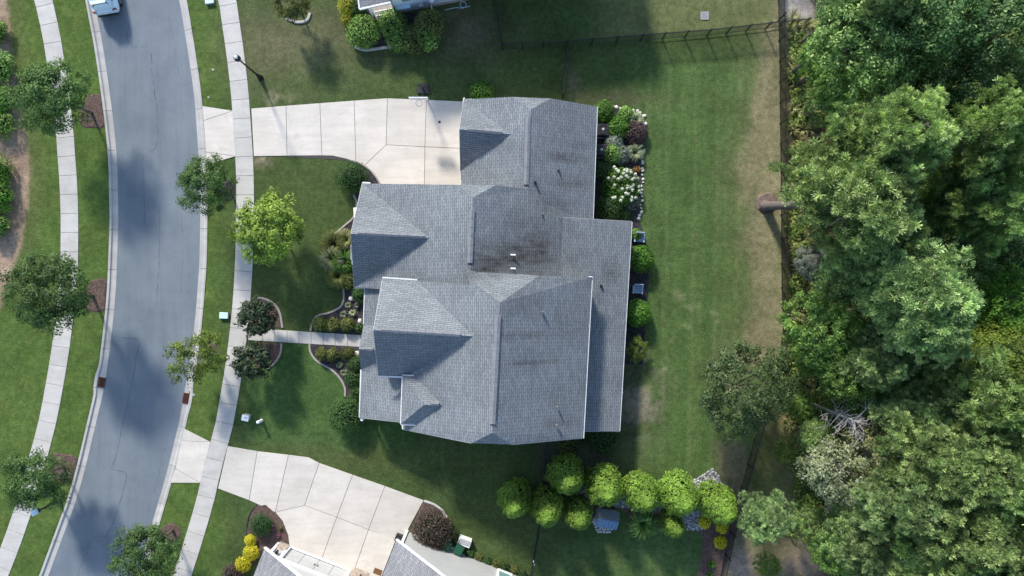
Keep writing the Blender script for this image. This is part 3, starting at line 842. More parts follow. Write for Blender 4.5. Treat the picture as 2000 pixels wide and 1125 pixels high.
def strip_wall(name, pts, mat, parent, inn, top=-.2, z0=-.05, thick=.2):
    """vertical wall whose top follows the roof edge; inn = survey point towards which it is set in"""
    c = P(*inn); q = []
    for (x, y, z) in pts:
        w = P(x, y, z); d = Vector((c.x - w.x, c.y - w.y, 0)).normalized()
        q.append((w + d * .38, d))
    mb = MB()
    for (a, da), (b, db) in zip(q[:-1], q[1:]):
        at, bt = a + Vector((0, 0, top)), b + Vector((0, 0, top))
        a0, b0 = Vector((a.x, a.y, z0)), Vector((b.x, b.y, z0))
        n = Vector((-(b - a).y, (b - a).x, 0)); n = n.normalized() if n.length > 1e-6 else da.copy()
        if n.dot(da) < 0: n = -n
        n *= thick
        i = len(mb.v); mb.v += [tuple(v) for v in (a0, b0, bt, at, a0 + n, b0 + n, bt + n, at + n)]
        for f in ((0, 1, 2, 3), (7, 6, 5, 4), (0, 4, 5, 1), (3, 2, 6, 7), (0, 3, 7, 4), (1, 5, 6, 2)): mb.f.append([i + k for k in f])
    return mb.build(name, mat, parent)

def bar(a, b, w, h, name, mat, parent, dz=0.0):
    a, b = P(*a), P(*b); a.z += dz; b.z += dz
    d = (b - a); ln = d.length; d.normalize()
    side = d.cross(Vector((0, 0, 1))).normalized(); up = side.cross(d)
    mb = MB(); mb.box((a + b) / 2, (ln, w, h), rot=Matrix((d, side, up)).transposed())
    return mb.build(name, mat, parent)

def gutter(a, b, parent): return bar(a, b, .10, .11, 'gutter', M['gutter'], parent, -.10)
def fascia(a, b, parent): return bar(a, b, .03, .14, 'fascia', M['fascia'], parent, -.10)
def ridge_vent(a, b, parent, w=.34):
    """low vent running along a ridge, one cap per length"""
    A, B = P(*a), P(*b); n = max(1, int(round((B - A).length / .55)))
    root = empty('ridge_vent', tuple(A)); root.parent = parent
    root.matrix_parent_inverse = Matrix(); root.location = parent_world(parent).inverted() @ A
    for k in range(n):
        p, q = A.lerp(B, k / n), A.lerp(B, (k + 1) / n - .012 / (B - A).length)
        d = (q - p).normalized(); s = d.cross(Vector((0, 0, 1))).normalized()
        mb = MB(); pr = [(-w / 2, -.02), (-w / 2, .045), (0, .11), (w / 2, .045), (w / 2, -.02)]
        for e in (p, q):
            for (u, v) in pr: mb.v.append(tuple(e + s * u + Vector((0, 0, v))))
        for j in range(4): mb.f.append([j, j + 1, 6 + j, 5 + j])
        mb.f.append([4, 3, 2, 1, 0]); mb.f.append([5, 6, 7, 8, 9])
        mb.build('cap', M['ridge'], root)
    return root
def vent_pipe(px, py, z, parent, h=.20, r=.05, mat='steel_vent'):
    p = P(px, py, z); mb = MB()
    mb.lathe(p - Vector((0, 0, .12)), [(.10, 0), (.095, .11), (r * 1.3, .16), (r, .20), (r, h + .1), (r * .6, h + .1), (r * .6, h)], 12)
    return mb.build('vent_pipe', M[mat], parent, smooth=False)

# ---- the grey house in the middle
house = empty('grey_house', P(960, 520))
tag(house, 'large grey shingle roofed house with many gables in the middle of the lawn', 'house')
V = dict(g1=(905.6, 194.4, 3.0), gp=(897.6, 252.6, 4.85), g3=(899.2, 334, 3.0), gj=(998.4, 262.4, 4.85), g4=(901.5, 376, 3.0),
         cL=(1001, 189, 4.52), cR=(1076, 192.5, 4.48), r1=(1037, 213.6, 5.1), r2=(1030, 384, 5.1), rt=(1166, 208, 3.0), rb=(1157.3, 436, 3.0), q1=(1096, 431, 4.16), q0=(1034, 372, 5.09))
gr = roof_part('garage_roof', V, [['g1', 'gj', 'g3', 'g4', 'r2', 'r1', 'cL'], ['g1', 'gp', 'gj'], ['gp', 'g3', 'gj'], ['cL', 'r1', 'cR'], ['r1', 'r2', 'q1', 'rb', 'rt', 'cR']], M['shingle'], house)
ridge_vent((1031.5, 228, 5.1), (1027.5, 361, 5.1), gr)
ridge_vent((914, 252.6, 4.85), (979, 258.4, 4.85), gr, .26)
gutter((1166.5, 208, 3.0), (1158, 429, 3.0), gr); gutter((900, 336, 3.0), (901, 357, 3.0), gr); fascia((905, 193.5, 3.0), (922, 193, 3.2), gr)
fascia((905.3, 195, 3.0), (897.3, 252.6, 4.85), gr); fascia((897.3, 252.8, 4.85), (899, 334, 3.0), gr)
vent_pipe(1090.5, 331, 4.3, gr); vent_pipe(1045.5, 357, 4.95, gr, .26, .09, 'dark_plastic')

V = dict(m1=(708, 358.4, 2.9), mp=(685.6, 456.6, 5.75), m3=(691.4, 561, 2.9), mj=(839, 465.4, 5.62), cl=(896, 361, 6.3), ap=(924, 386, 6.85), cr=(968, 361.5, 6.18), r2=(1031, 369.5, 5.12),
         q1=(1096, 425.5, 4.2), q2=(1092, 556, 4.14), w1=(919, 531, 6.85), w2=(926, 578, 6.75), w3=(815, 578, 5.0), w4=(742, 566, 3.6), w5=(1030, 560, 5.15))
mr = roof_part('middle_roof', V, [['m1', 'mj', 'm3', 'w4', 'w3', 'w2', 'w1', 'ap', 'cl'], ['m1', 'mp', 'mj'], ['mp', 'm3', 'mj'], ['cl', 'ap', 'cr'], ['ap', 'w1', 'w5', 'q2', 'q1', 'r2', 'cr']], M['shingle'], house)
ridge_vent((922, 410, 6.85), (917.5, 514, 6.85), mr, .36)
ridge_vent((699, 454.8, 5.74), (830, 461.8, 5.62), mr, .26)
gutter((707.5, 356.3, 2.9), (723, 357, 2.95), mr); gutter((692, 561.5, 2.9), (713, 563, 2.9), mr)
fascia((707, 359, 2.9), (685, 456.6, 5.75), mr); fascia((685, 457, 5.75), (691, 560, 2.9), mr)
vent_pipe(1059, 419, 4.8, mr)
for yy in (498, 524.5):
    a = P(1002, yy, 5.75); mb = MB()
    mb.tube([a + Vector((-.16, 0, .12)), a + Vector((.17, -.01, .12))], .055, 10); mb.tube([a + Vector((0, 0, -.1)), a + Vector((0, 0, .12))], .045, 8)
    mb.build('exhaust_pipe', M['white_trim'], mr)

V = dict(f1=(785, 736, 5.0), f2=(787, 838.7, 5.0), k1=(921.5, 865.4, 7.75), ka=(961.6, 845.2, 8.65), k2=(1000, 868.5, 7.85), e2=(1138.7, 855.5, 5.2), e1=(1156, 541, 5.2),
         B=(1054, 538, 7.0), C=(976, 591.4, 8.65), A=(930, 531, 7.02), v=(967, 559, 7.85), h=(932, 557, 7.98), d1=(747, 543, 5.4), dv1=(815, 547.5, 5.42), dp=(729.5, 645, 8.1), dj=(924.7, 657, 7.95),
         d3=(739, 734, 5.4), dv2=(797, 732, 5.3), i1=(908, 524, 6.96), i2=(922, 568, 7.35))
ma = roof_part('main_roof', V, [['dv1', 'dj', 'dv2', 'f1', 'f2', 'k1', 'ka', 'C', 'h'], ['C', 'ka', 'k2', 'e2', 'e1', 'B'], ['k1', 'k2', 'ka'], ['C', 'B', 'A', 'v', 'h'],
                               ['d1', 'dp', 'dj', 'dv1'], ['dp', 'd3', 'dv2', 'dj'], ['i1', 'i2', 'v', 'A']], M['shingle'], house)
ridge_vent((972.5, 615, 8.65), (961.5, 828, 8.65), ma, .38)
ridge_vent((745, 643.8, 8.08), (900, 653.6, 7.97), ma, .28)
gutter((747, 542, 5.4), (814.5, 546.5, 5.4), ma); gutter((739, 735, 5.4), (788, 737, 5.4), ma)
gutter((1156.6, 541, 5.2), (1139.4, 856, 5.2), ma); gutter((786, 739, 5.0), (786, 838, 5.0), ma)
fascia((746.5, 544, 5.4), (729, 645, 8.1), ma); fascia((729, 645.5, 8.1), (738.5, 734, 5.4), ma)
fascia((787, 839, 5.0), (921, 866, 7.75), ma); fascia((1139, 856, 5.2), (1000, 869, 7.85), ma); bar((1150, 540.5, 5.25), (1156.5, 540.8, 5.2), .06, .12, 'fascia', M['white_trim'], ma, .02)
for (x, y, z) in ((1060, 610.5, 7.3), (1088.5, 795.5, 6.6), (1087.5, 831.5, 6.6)): vent_pipe(x, y, z, ma)

V = dict(s1=(786.5, 734, 5.6), s2=(823, 736, 5.6), s3=(783, 828, 5.6), s4=(818, 829.5, 5.6), a=(828, 790.5, 6.74), b=(873, 791.5, 6.74))
dr = roof_part('dormer_roof', V, [['s1', 'a', 'b', 's2'], ['s1', 's3', 'a'], ['s3', 's4', 'b', 'a']], M['shingle'], house)
gutter((786, 733, 5.6), (823, 735, 5.6), dr); gutter((786, 734, 5.6), (782.5, 828, 5.6), dr); gutter((782.5, 829, 5.6), (818, 830.5, 5.6), dr)
ridge_vent((841, 788, 6.74), (858, 788.5, 6.74), dr, .26)

V = dict(a=(713, 562, 2.8), b=(702, 815, 2.8), c=(783, 824, 4.4), d=(793, 566, 4.4), t=(710, 634.5, 2.86), p=(700.7, 682, 4.1), u=(705, 722, 2.86), j=(772, 687, 4.1), u2=(726, 727, 3.2), t2=(731, 636, 3.2))
pr = roof_part('porch_roof', V, [['a', 'b', 'c', 'd'], ['t', 'p', 'j', 't2'], ['p', 'u', 'u2', 'j']], M['shingle'], house)
gutter((712.5, 562, 2.8), (709.7, 633, 2.8), pr); gutter((704.7, 722, 2.8), (701.7, 815, 2.8), pr)
fascia((702, 816, 2.8), (783, 825, 4.4), pr)
ridge_vent((714, 681, 4.1), (729, 682, 4.1), pr, .26)

V = dict(a=(1086, 424, 4.22), b=(1233.6, 433, 2.8), c=(1209.5, 842, 2.8), d=(1118, 842, 3.75), e=(1092, 560, 4.15))
sr = roof_part('rear_roof', V, [['a', 'b', 'c', 'd', 'e']], M['shingle'], house)
gutter((1234, 433, 2.8), (1210, 842, 2.8), sr); fascia((1210, 843, 2.8), (1135, 843, 3.55), sr); fascia((1097, 424.3, 4.1), (1233, 432.2, 2.8), sr)
vent_pipe(1174, 558.5, 3.35, sr, .2, .09, 'dark_plastic')

WALLM = M['siding_tan']
strip_wall('garage_wall', [(905.6, 194.4, 3.0), (897.6, 252.6, 4.6), (899.2, 334, 3.0), (901.5, 362, 3.0)], WALLM, house, (1100, 270), -.25)
strip_wall('garage_wall', [(905.6, 194.4, 3.0), (1001, 189, 4.5), (1076, 192.5, 4.5), (1166, 208, 3.0)], WALLM, house, (1030, 420), -.25)
strip_wall('garage_wall', [(1166, 208, 3.0), (1157.5, 429, 3.0)], WALLM, house, (900, 320), -.2)
strip_wall('middle_wall', [(708, 358.4, 2.9), (685.6, 456.6, 5.45), (691.4, 561, 2.9)], WALLM, house, (900, 460), -.25)
strip_wall('middle_wall', [(708, 358.4, 2.9), (896, 361, 6.3), (968, 361.5, 6.18), (1031, 369.5, 5.12)], WALLM, house, (830, 620), -.25)
strip_wall('middle_wall', [(691.4, 561, 2.9), (742, 566, 3.5)], WALLM, house, (730, 460), -.25)
strip_wall('main_wall', [(747, 543, 5.4), (729.5, 645, 7.8), (739, 734, 5.4)], WALLM, house, (900, 640), -.25)
strip_wall('main_wall', [(787, 738, 5.0), (787, 838.7, 5.0)], WALLM, house, (950, 780), -.25)
strip_wall('main_wall', [(787, 838.7, 5.0), (921.5, 865.4, 7.75), (1000, 868.5, 7.85), (1138.7, 855.5, 5.2)], WALLM, house, (960, 700), -.28)
strip_wall('main_wall', [(1138.7, 855.5, 5.2), (1156, 541, 5.2), (1054, 538, 7.0), (930, 531, 7.0)], WALLM, house, (1030, 700), -.28)
strip_wall('main_wall', [(739, 734, 5.4), (790, 737, 5.4)], WALLM, house, (780, 640), -.28)
strip_wall('main_wall', [(747, 543, 5.4), (815, 547.5, 5.4), (930, 556, 7.7)], WALLM, house, (840, 700), -.28)
strip_wall('dormer_wall', [(823, 736, 5.6), (786.5, 734, 5.6), (783, 828, 5.6), (818, 829.5, 5.6)], WALLM, house, (840, 785), -.2, 4.9)
strip_wall('rear_wall', [(1157, 430, 3.55), (1233.6, 433, 2.8), (1209.5, 842, 2.8), (1140, 842, 3.5)], WALLM, house, (1130, 640), -.2)
strip_wall('porch_wall', [(702, 815, 2.8), (783, 824, 4.3)], WALLM, house, (770, 700), -.2)
# garage doors, porch posts and windows below the eaves
for (y0, y1) in ((206, 256), (270, 325)):
    a, b = P(911, y0), P(907, y1); d = (b - a)
    gd = MB(); rz = math.atan2(d.y, d.x); gd.box((a + b) / 2 + Vector((-.02, 0, 1.1)), (d.length, .06, 2.2), rz); g = gd.build('garage_door', M['white_trim'], house)
    for k in range(4):
        pm = MB(); pm.box((a + b) / 2 + Vector((-.07, 0, .3 + k * .53)), (d.length - .1, .05, .46), rz); pm.build('panel', M['white_trim'], g)
for (x, y) in ((730, 580), (728, 640), (725, 725), (722, 806)):
    p = P(x, y); mb = MB(); mb.box(p + Vector((0, 0, .35)), (.42, .42, .7)); mb.tube([p + Vector((0, 0, .7)), p + Vector((0, 0, 2.72))], [.13, .11], 10); mb.build('porch_post', M['white_trim'], house)
for (x, y, z, rz_, w_) in ((708, 430, 1.5, 94, 1.4), (703, 500, 1.5, 94, 1.4), (1216, 500, 1.5, 93, 1.6), (1209, 620, 1.5, 93, 1.6), (1203, 740, 1.5, 93, 1.6)):
    p = P(x, y); p.z = z; mb = MB(); mb.box(p, (w_, .30, 1.3), R(rz_)); f_ = mb.build('window', M['white_trim'], house)
    mb = MB(); mb.box(p, (w_ - .16, .34, 1.14), R(rz_)); mb.build('pane', M['glass'], f_)
# porch floor
mb = MB(); mb.prism(pxy([(714, 570), (790, 575), (790, 815), (708, 806)]), 0, .16, .01); mb.build('porch_floor', M['walk'], house)
# small bay roof beside the front gable
V = dict(a=(684, 480, 2.5), b=(684, 507, 2.5), c=(699, 505, 2.9), d=(699, 482, 2.9))
roof_part('bay_roof', V, [['a', 'b', 'c', 'd']], M['shingle_n'], house, .1)

# ---- lower neighbour (only its upper end is in view)
nb = empty('gray_house', P(700, 1120))
tag(nb, 'pale grey neighbour house with white trim at the bottom edge', 'house')
def line_pt(x0, y0, ang, d):     # ground point d metres along direction ang (degrees, image sense)
    return (x0 + d * 26 * math.cos(R(ang)), y0 + d * 26 * math.sin(R(ang)))
def wallseg(name, a, b, z0, z1a, z1b, mat, parent, thick=.18):
    """wall between ground survey points a and b"""
    A, B = P(*a), P(*b); n = Vector((-(B - A).y, (B - A).x, 0)).normalized() * thick
    mb = MB(); i = 0
    mb.v = [tuple(v) for v in (Vector((A.x, A.y, z0)), Vector((B.x, B.y, z0)), Vector((B.x, B.y, z1b)), Vector((A.x, A.y, z1a)))]
    mb.v += [tuple(Vector(v) - n) for v in mb.v[:4]]
    mb.f = [[0, 1, 2, 3], [7, 6, 5, 4], [0, 4, 5, 1], [3, 2, 6, 7], [0, 3, 7, 4], [1, 5, 6, 2]]
    return mb.build(name, mat, parent)
ANG = 21.4
c0 = (795, 1037)                                # corner nearest the driveway
w_end = line_pt(*c0, ANG, 9.2)
pk = line_pt(*c0, ANG, 4.6)
wallseg('gable_wall', c0, pk, 0, 3.55, 6.85, M['siding_grey'], nb); wallseg('gable_wall', pk, w_end, 0, 6.85, 3.55, M['siding_grey'], nb)
bk = line_pt(*c0, ANG + 90, 9.0)
wallseg('side_wall', bk, c0, 0, 3.55, 3.55, M['siding_grey'], nb)
w_end2 = line_pt(*w_end, ANG + 90, 9.0)
wallseg('side_wall', w_end, w_end2, 0, 3.55, 3.55, M['siding_grey'], nb)
def up(pt, z, off=(0, 0)):
    """ground survey point -> survey coordinates of the point z metres above it"""
    k = CAM_H / (CAM_H - z); return (1000 + (pt[0] - 1000) * k, 562.5 + (pt[1] - 562.5) * k, z)
def gable_roof(name, c, ang, width, length, ze, zr, over, parent, mat):
    a = line_pt(*line_pt(*c, ang, -over), ang - 90, over); w2 = width / 2 + over
    zo = ze - over * (zr - ze) / (width / 2)
    m_ = line_pt(*a, ang, w2); b = line_pt(*a, ang, 2 * w2)
    a2, m2, b2 = (line_pt(*q, ang + 90, length + over) for q in (a, m_, b))
    V = dict(a=up(a, zo), m=up(m_, zr), b=up(b, zo), a2=up(a2, zo), m2=up(m2, zr), b2=up(b2, zo))
    o = roof_part(name, V, [['a', 'm', 'm2', 'a2'], ['m', 'b', 'b2', 'm2']], mat, parent)
    for s, e in (('a', 'm'), ('m', 'b')): bar(V[s], V[e], .09, .2, 'rake_board', M['white_trim'], o, -.07)
    bar(V['a'], V['a2'], .1, .1, 'gutter', M['black_metal'], o, -.06); bar(V['b'], V['b2'], .1, .1, 'gutter', M['black_metal'], o, -.06)
    return o
gable_roof('gable_roof', c0, ANG, 9.2, 9.0, 3.62, 6.95, .42, nb, M['shingle_n'])
# corner board
def corner_board(pt, z0, z1, name='corner_board', s=.2):
    p = P(*pt); mb = MB(); mb.box((p.x, p.y, (z0 + z1) / 2), (s, s, z1 - z0), R(-ANG)); mb.build(name, M['white_trim'], nb)
corner_board(c0, 0, 3.5)
# window in the gable wall
wp = line_pt(*c0, ANG, 7.35); wq = line_pt(*c0, ANG, 8.35)
A, B = P(*wp), P(*wq); nn_ = Vector((B.y - A.y, -(B.x - A.x), 0)).normalized() * -1
ctr = (A + B) / 2; wz = 1.55
fr = MB()
mrot = Matrix.Rotation(math.atan2((B - A).y, (B - A).x), 3, 'Z')
fr.box(ctr + Vector((0, 0, wz + .7)), (1.16, .34, .14), rot=mrot); fr.box(ctr + Vector((0, 0, wz - .7)), (1.16, .4, .14), rot=mrot)
for s in (-.51, .51): fr.box(ctr + mrot @ Vector((s, 0, 0)) + Vector((0, 0, wz)), (.14, .34, 1.26), rot=mrot)
win = fr.build('window', M['white_trim'], nb)
for dz in (-.32, .32):
    pm = MB(); pm.box(ctr + Vector((0, 0, wz + dz)), (.86, .26, .58), rot=mrot); pm.build('pane', M['green_glass'], win)
# garage wing
gc = (545, 1061)
gend = line_pt(*gc, ANG, 6.3)
gw = line_pt(*gc, ANG, .85); gw2 = line_pt(*gc, ANG, 5.75)
gr2 = line_pt(*gc, ANG, 7.6)
gpk = line_pt(*gc, ANG, 3.8)
wallseg('garage_wall', gc, gw, 0, 2.55, 3.0, M['siding_grey'], nb)
wallseg('garage_wall', gw2, gr2, 0, 3.3, 2.55, M['siding_grey'], nb)
wallseg('garage_gable', gw, gpk, 2.28, 2.98, 4.75, M['siding_grey'], nb); wallseg('garage_gable', gpk, gw2, 2.28, 4.75, 3.5, M['siding_grey'], nb)
gb = line_pt(*gc, ANG + 90, 8.0)
wallseg('side_wall', gb, gc, 0, 2.55, 2.55, M['siding_grey'], nb)
gable_roof('garage_roof', gc, ANG, 7.6, 8.0, 2.62, 4.9, .42, nb, M['shingle_n'])
corner_board(gc, 0, 2.5)
corner_board(gw, 0, 2.35, 'door_post', .22); corner_board(gw2, 0, 2.35, 'door_post', .22)
hp, hq = line_pt(*gc, ANG, .75), line_pt(*gc, ANG, 5.85)
bar((*up(hp, 2.3)[:2], 2.3), (*up(hq, 2.3)[:2], 2.3), .24, .2, 'door_header', M['white_trim'], nb)
A, B = P(*gw), P(*gw2); d = (B - A); rz = math.atan2(d.y, d.x); inw = Vector((d.y, -d.x, 0)).normalized()
mrot = Matrix.Rotation(rz, 3, 'Z')
gd = MB(); gd.box((A + B) / 2 + inw * .12 + Vector((0, 0, 1.1)), (d.length - .2, .06, 2.2), rot=mrot); door = gd.build('garage_door', M['grey_plastic'], nb)
for i in range(4):
    for k in range(4):
        pm = MB(); pm.box((A + B) / 2 + inw * .075 + mrot @ Vector(((i - 1.5) * (d.length - .25) / 4, 0, 0)) + Vector((0, 0, .28 + k * .54)), ((d.length - .25) / 4 - .035, .05, .51), rot=mrot)
        pm.build('panel', M['siding_grey'], door)
for s in (-.12, .12):
    hm = MB(); hm.box((A + B) / 2 + inw * .03 + mrot @ Vector((s, 0, 0)) + Vector((0, 0, 1.0)), (.05, .06, .22), rot=mrot); hm.build('handle', M['black_metal'], door)
for q in (line_pt(*gc, ANG, .42), line_pt(*gc, ANG, 6.15)):
    st = MB(); p = P(*q); st.box((p.x + .03, p.y + .05, .45), (.75, .26, .9), R(-ANG)); st.build('stone_base', M['stone_veneer'], nb)
lm = MB(); p = P(*line_pt(*gc, ANG, .42)); lm.box((p.x + .05, p.y + .16, 1.75), (.14, .2, .3), R(-ANG)); lm.box((p.x + .05, p.y + .12, 1.95), (.24, .3, .04), R(-ANG)); lm.build('wall_lamp', M['black_metal'], nb)
# threshold line in front of the garage door
th = MB(); a, b = line_pt(*gc, ANG, .8), line_pt(*gc, ANG, 5.8)
th.prism(pxy([a, b, line_pt(*b, ANG - 90, .16), line_pt(*a, ANG - 90, .16)]), .03, .056); th.build('threshold', M['white_trim'], nb)
st = MB(); p = P(704, 1121); st.box((p.x, p.y, .04), (1.2, .7, .1), R(-ANG)); st.build('entry_step', M['stone_veneer'], nb)
dm = MB(); p = P(738, 1116); dm.box((p.x, p.y, .055), (.62, .42, .02), R(-ANG)); tag(dm.build('doormat', M['doormat']), 'brown doormat on the drive beside the lower grey house', 'doormat')

# ---- upper neighbour (its garden side is just in view)
ub = empty('blue_house', P(960, -60))
tag(ub, 'pale blue sided neighbour house at the top edge', 'house')
A0, B0 = (771, 24.5), (1196, -57)
UA = math.degrees(math.atan2(B0[1] - A0[1], B0[0] - A0[0]))
LEN = math.hypot(B0[0] - A0[0], B0[1] - A0[1]) / 26
C0 = line_pt(*B0, UA - 90, 9); D0 = line_pt(*A0, UA - 90, 9)
for a, b in ((D0, A0), (A0, B0), (B0, C0), (C0, D0)): wallseg('wall', b, a, -.05, 5.6, 5.6, M['siding_blue'], ub)
o1, o2 = line_pt(*line_pt(*A0, UA, -.5), UA + 90, .5), line_pt(*line_pt(*B0, UA, .5), UA + 90, .5)
o3, o4 = line_pt(*o2, UA - 90, 10), line_pt(*o1, UA - 90, 10)
m1, m2 = line_pt(*line_pt(*o1, UA - 90, 5), UA, 4), line_pt(*line_pt(*o2, UA - 90, 5), UA, -4)
V = dict(a=up(o1, 5.5), b=up(o2, 5.5), c=up(o3, 5.5), d=up(o4, 5.5), m=up(m1, 8.4), n=up(m2, 8.4))
roof_part('roof', V, [['a', 'b', 'n', 'm'], ['b', 'c', 'n'], ['c', 'd', 'm', 'n'], ['d', 'a', 'm']], M['shingle_n'], ub)
bs = MB(); q1, q2 = line_pt(*A0, UA, .5), B0
bs.prism(pxy([A0, B0, line_pt(*B0, UA + 90, .12), line_pt(*A0, UA + 90, .12)]), -.02, .16); bs.build('plinth', M['edging'], ub)
mru = Matrix.Rotation(R(-UA), 3, 'Z')
def on_wall(d_, z, out=.08):
    q = line_pt(*line_pt(*A0, UA, d_), UA + 90, out); p = P(*q); p.z = z; return p
for (d_, z, w_, h_) in ((1.15, 2.1, .62, .42), (3.4, 2.6, .62, .42)):
    mb = MB(); mb.box(on_wall(d_, z), (w_ + .12, .10, h_ + .12), rot=mru); f_ = mb.build('window', M['white_trim'], ub)
    mb = MB(); mb.box(on_wall(d_, z), (w_, .14, h_), rot=mru); mb.build('pane', M['green_glass'], f_)
mb = MB(); mb.box(on_wall(2.1, .75, .16), (.34, .32, .36), rot=mru); mb.build('meter_box', M['grey_plastic'], ub)
mb = MB(); mb.tube([on_wall(2.8, 5.4), on_wall(2.8, .3), on_wall(2.8, .1, .5)], .05, 8); mb.build('downpipe', M['white_trim'], ub)
mb = MB(); mb.lathe(on_wall(2.95, 1.25, .2), [(.02, 0), (.16, .02), (.17, .1), (.05, .12)], 12); mb.build('wall_light', M['white_trim'], ub)
mb = MB(); mb.box(on_wall(.75, .95, .12), (1.1, .3, .12), rot=mru); mb.build('ledge', M['pale_blue'], ub)
# porch of the upper neighbour
V = dict(a=(696, -40, 3.1), b=(702.5, 17, 2.75), c=(764, 3.5, 2.75), d=(762, -50, 3.3))
po = roof_part('porch_roof', V, [['a', 'b', 'c', 'd']], M['shingle_n'], ub, .14)
bar((702, 18, 2.75), (764, 4.5, 2.75), .1, .16, 'gutter', M['white_trim'], po, -.03); bar((702, 17.5, 2.75), (696, -40, 3.1), .1, .16, 'gutter', M['white_trim'], po, -.03)
p = P(733, 37); mb = MB(); mb.box(p + Vector((0, 0, 1.3)), (.2, .2, 2.7), R(10)); mb.build('porch_post', M['white_trim'], ub)
a, b = P(736, 33), P(770, 26)
for z in (.15, .9): mb = MB(); mb.tube([a + Vector((0, 0, z)), b + Vector((0, 0, z))], .045, 6); mb.build('rail', M['white_trim'], ub)
for k in range(11):
    q = a.lerp(b, (k + .5) / 11); mb = MB(); mb.box(q + Vector((0, 0, .52)), (.035, .035, .74)); mb.build('baluster', M['white_trim'], ub)
mb = MB(); mb.prism(pxy([(728, 40), (772, 30), (770, -10), (722, -5)]), -.02, .12); mb.build('porch_floor', M['edging'], ub)
# ------------------------------------------------------------------ foliage meshes
def unit(v): return v / (np.linalg.norm(v, axis=1)[:, None] + 1e-9)
def leaves(name, c, nrm, size, mat, rng, aspect=.5, along=None, flat=0.0):
    """c (N,3) leaf centres, nrm (N,3) leaf normals, size (N,) lengths -> one mesh of lens-shaped quads"""
    N = len(c); nrm = unit(nrm)
    r = rng.normal(size=(N, 3)) if along is None else along + rng.normal(size=(N, 3)) * .25
    t_ = unit(r - nrm * np.sum(r * nrm, 1)[:, None]); b = np.cross(nrm, t_)
    s = size[:, None]; asp = aspect * rng.uniform(.75, 1.2, (N, 1))
    fold = nrm * s * rng.uniform(-.05, .18, (N, 1))
    v = np.stack([c - t_ * s * .5, c + b * s * asp * .5 - t_ * s * .05 + fold, c + t_ * s * .5, c - b * s * asp * .5 - t_ * s * .05 + fold], 1).reshape(-1, 3)
    me = bpy.data.meshes.new(name); fill_mesh(me, v, np.arange(4 * N).reshape(N, 4))
    me.materials.append(mat); return me

def clump_crown(rng, R_, Rz, nclump, nleaf, rc, size, squash=.55, lump=.22, hollow=.45, up=.55):
    """leaf centres/normals of an irregular crown around the origin"""
    d = unit(rng.normal(size=(nclump, 3))); d[:, 2] = np.where(d[:, 2] < -squash, -d[:, 2] * .6, d[:, 2]); d = unit(d)
    # uneven outline: a few big lobes
    lobes = unit(rng.normal(size=(7, 3))); amp = rng.uniform(-lump, lump, 7)
    k = 1 + sum(a * np.clip(d @ l, 0, 1) ** 2 for a, l in zip(amp, lobes))
    rad = rng.uniform(hollow, 1.0, nclump) ** .6 * k
    cc = d * rad[:, None] * np.array([R_, R_, Rz])
    which = rng.randint(0, nclump, nleaf)
    o = unit(rng.normal(size=(nleaf, 3)))
    rr = rc * rng.uniform(.35, 1.0, nleaf) * rng.uniform(.75, 1.25, nclump)[which]
    p = cc[which] + o * rr[:, None] * np.array([1, 1, .75])
    nr = o * .7 + unit(cc[which]) * .5 + np.array([0, 0, up]) + rng.normal(size=(nleaf, 3)) * .45
    return p, nr, size * rng.uniform(.65, 1.3, nleaf), cc

def limb_mesh(rng, cc, zc, base_r, nlimb, lean=(0, 0), r_tip=.015, fork=.45):
    """trunk with limbs reaching into the crown; origin at the foot, crown centre at zc"""
    mb = MB(); z0 = zc * fork
    top = Vector((lean[0], lean[1], zc))
    tr = [Vector((0, 0, -.05)), Vector((lean[0] * .25, lean[1] * .25, z0 * .5)), Vector((lean[0] * .45, lean[1] * .45, z0)), Vector((lean[0] * .8, lean[1] * .8, z0 + (zc - z0) * .6)), top]
    mb.tube(tr, [base_r * 1.25, base_r, base_r * .8, base_r * .5, base_r * .2], 8)
    for k in rng.choice(len(cc), min(nlimb, len(cc)), replace=False):
        e = Vector(cc[k] * .92) + top; s = tr[2].lerp(tr[4], rng.uniform(0, .7))
        m_ = s.lerp(e, .5) + Vector((0, 0, .12 * (e - s).length))
        mb.tube([s, m_, e], [base_r * .38, base_r * .2, r_tip], 5, cap=False)
    return mb

PROTO = {}
def proto(key, rng_seed, R_, Rz, zc, leafkey, nclump, nleaf, rc, size, trunk_r, nlimb=14, bark='bark', **kw):
    rng = np.random.RandomState(rng_seed)
    p, nr, s, cc = clump_crown(rng, R_, Rz, nclump, nleaf, rc, size, **{k: v for k, v in kw.items() if k in ('squash', 'lump', 'hollow', 'up')})
    p[:, 2] += zc
    cm = leaves('crown_' + key, p, nr, s, L[leafkey], rng, kw.get('aspect', .55))
    tm = limb_mesh(rng, cc, zc, trunk_r, nlimb, fork=kw.get('fork', .45)).mesh('trunk_' + key, M[bark], True)
    PROTO[key] = (cm, tm, R_, zc)

def plant(name, key, px, py, zc, R_, label, cat, group=None, rz=None, leaf=None, base=None, crown='crown', sx=1.0):
    """px,py: survey coordinates of the crown centre at height zc"""
    cm, tm, R0, z0 = PROTO[key]
    w = P(px, py, zc); o = empty(name, (w.x, w.y, 0), random.Random(int(px * 7 + py)).uniform(0, 6.28) if rz is None else rz)
    k = R_ * .90 / R0; kz = zc / z0
    o.scale = (k * sx, k, kz)
    tag(o, label, cat, group)
    if tm is not None: link('trunk', tm, o)
    c = link(crown, cm, o)
    if leaf:
        c.material_slots[0].link = 'OBJECT'; c.material_slots[0].material = L[leaf]
    return o

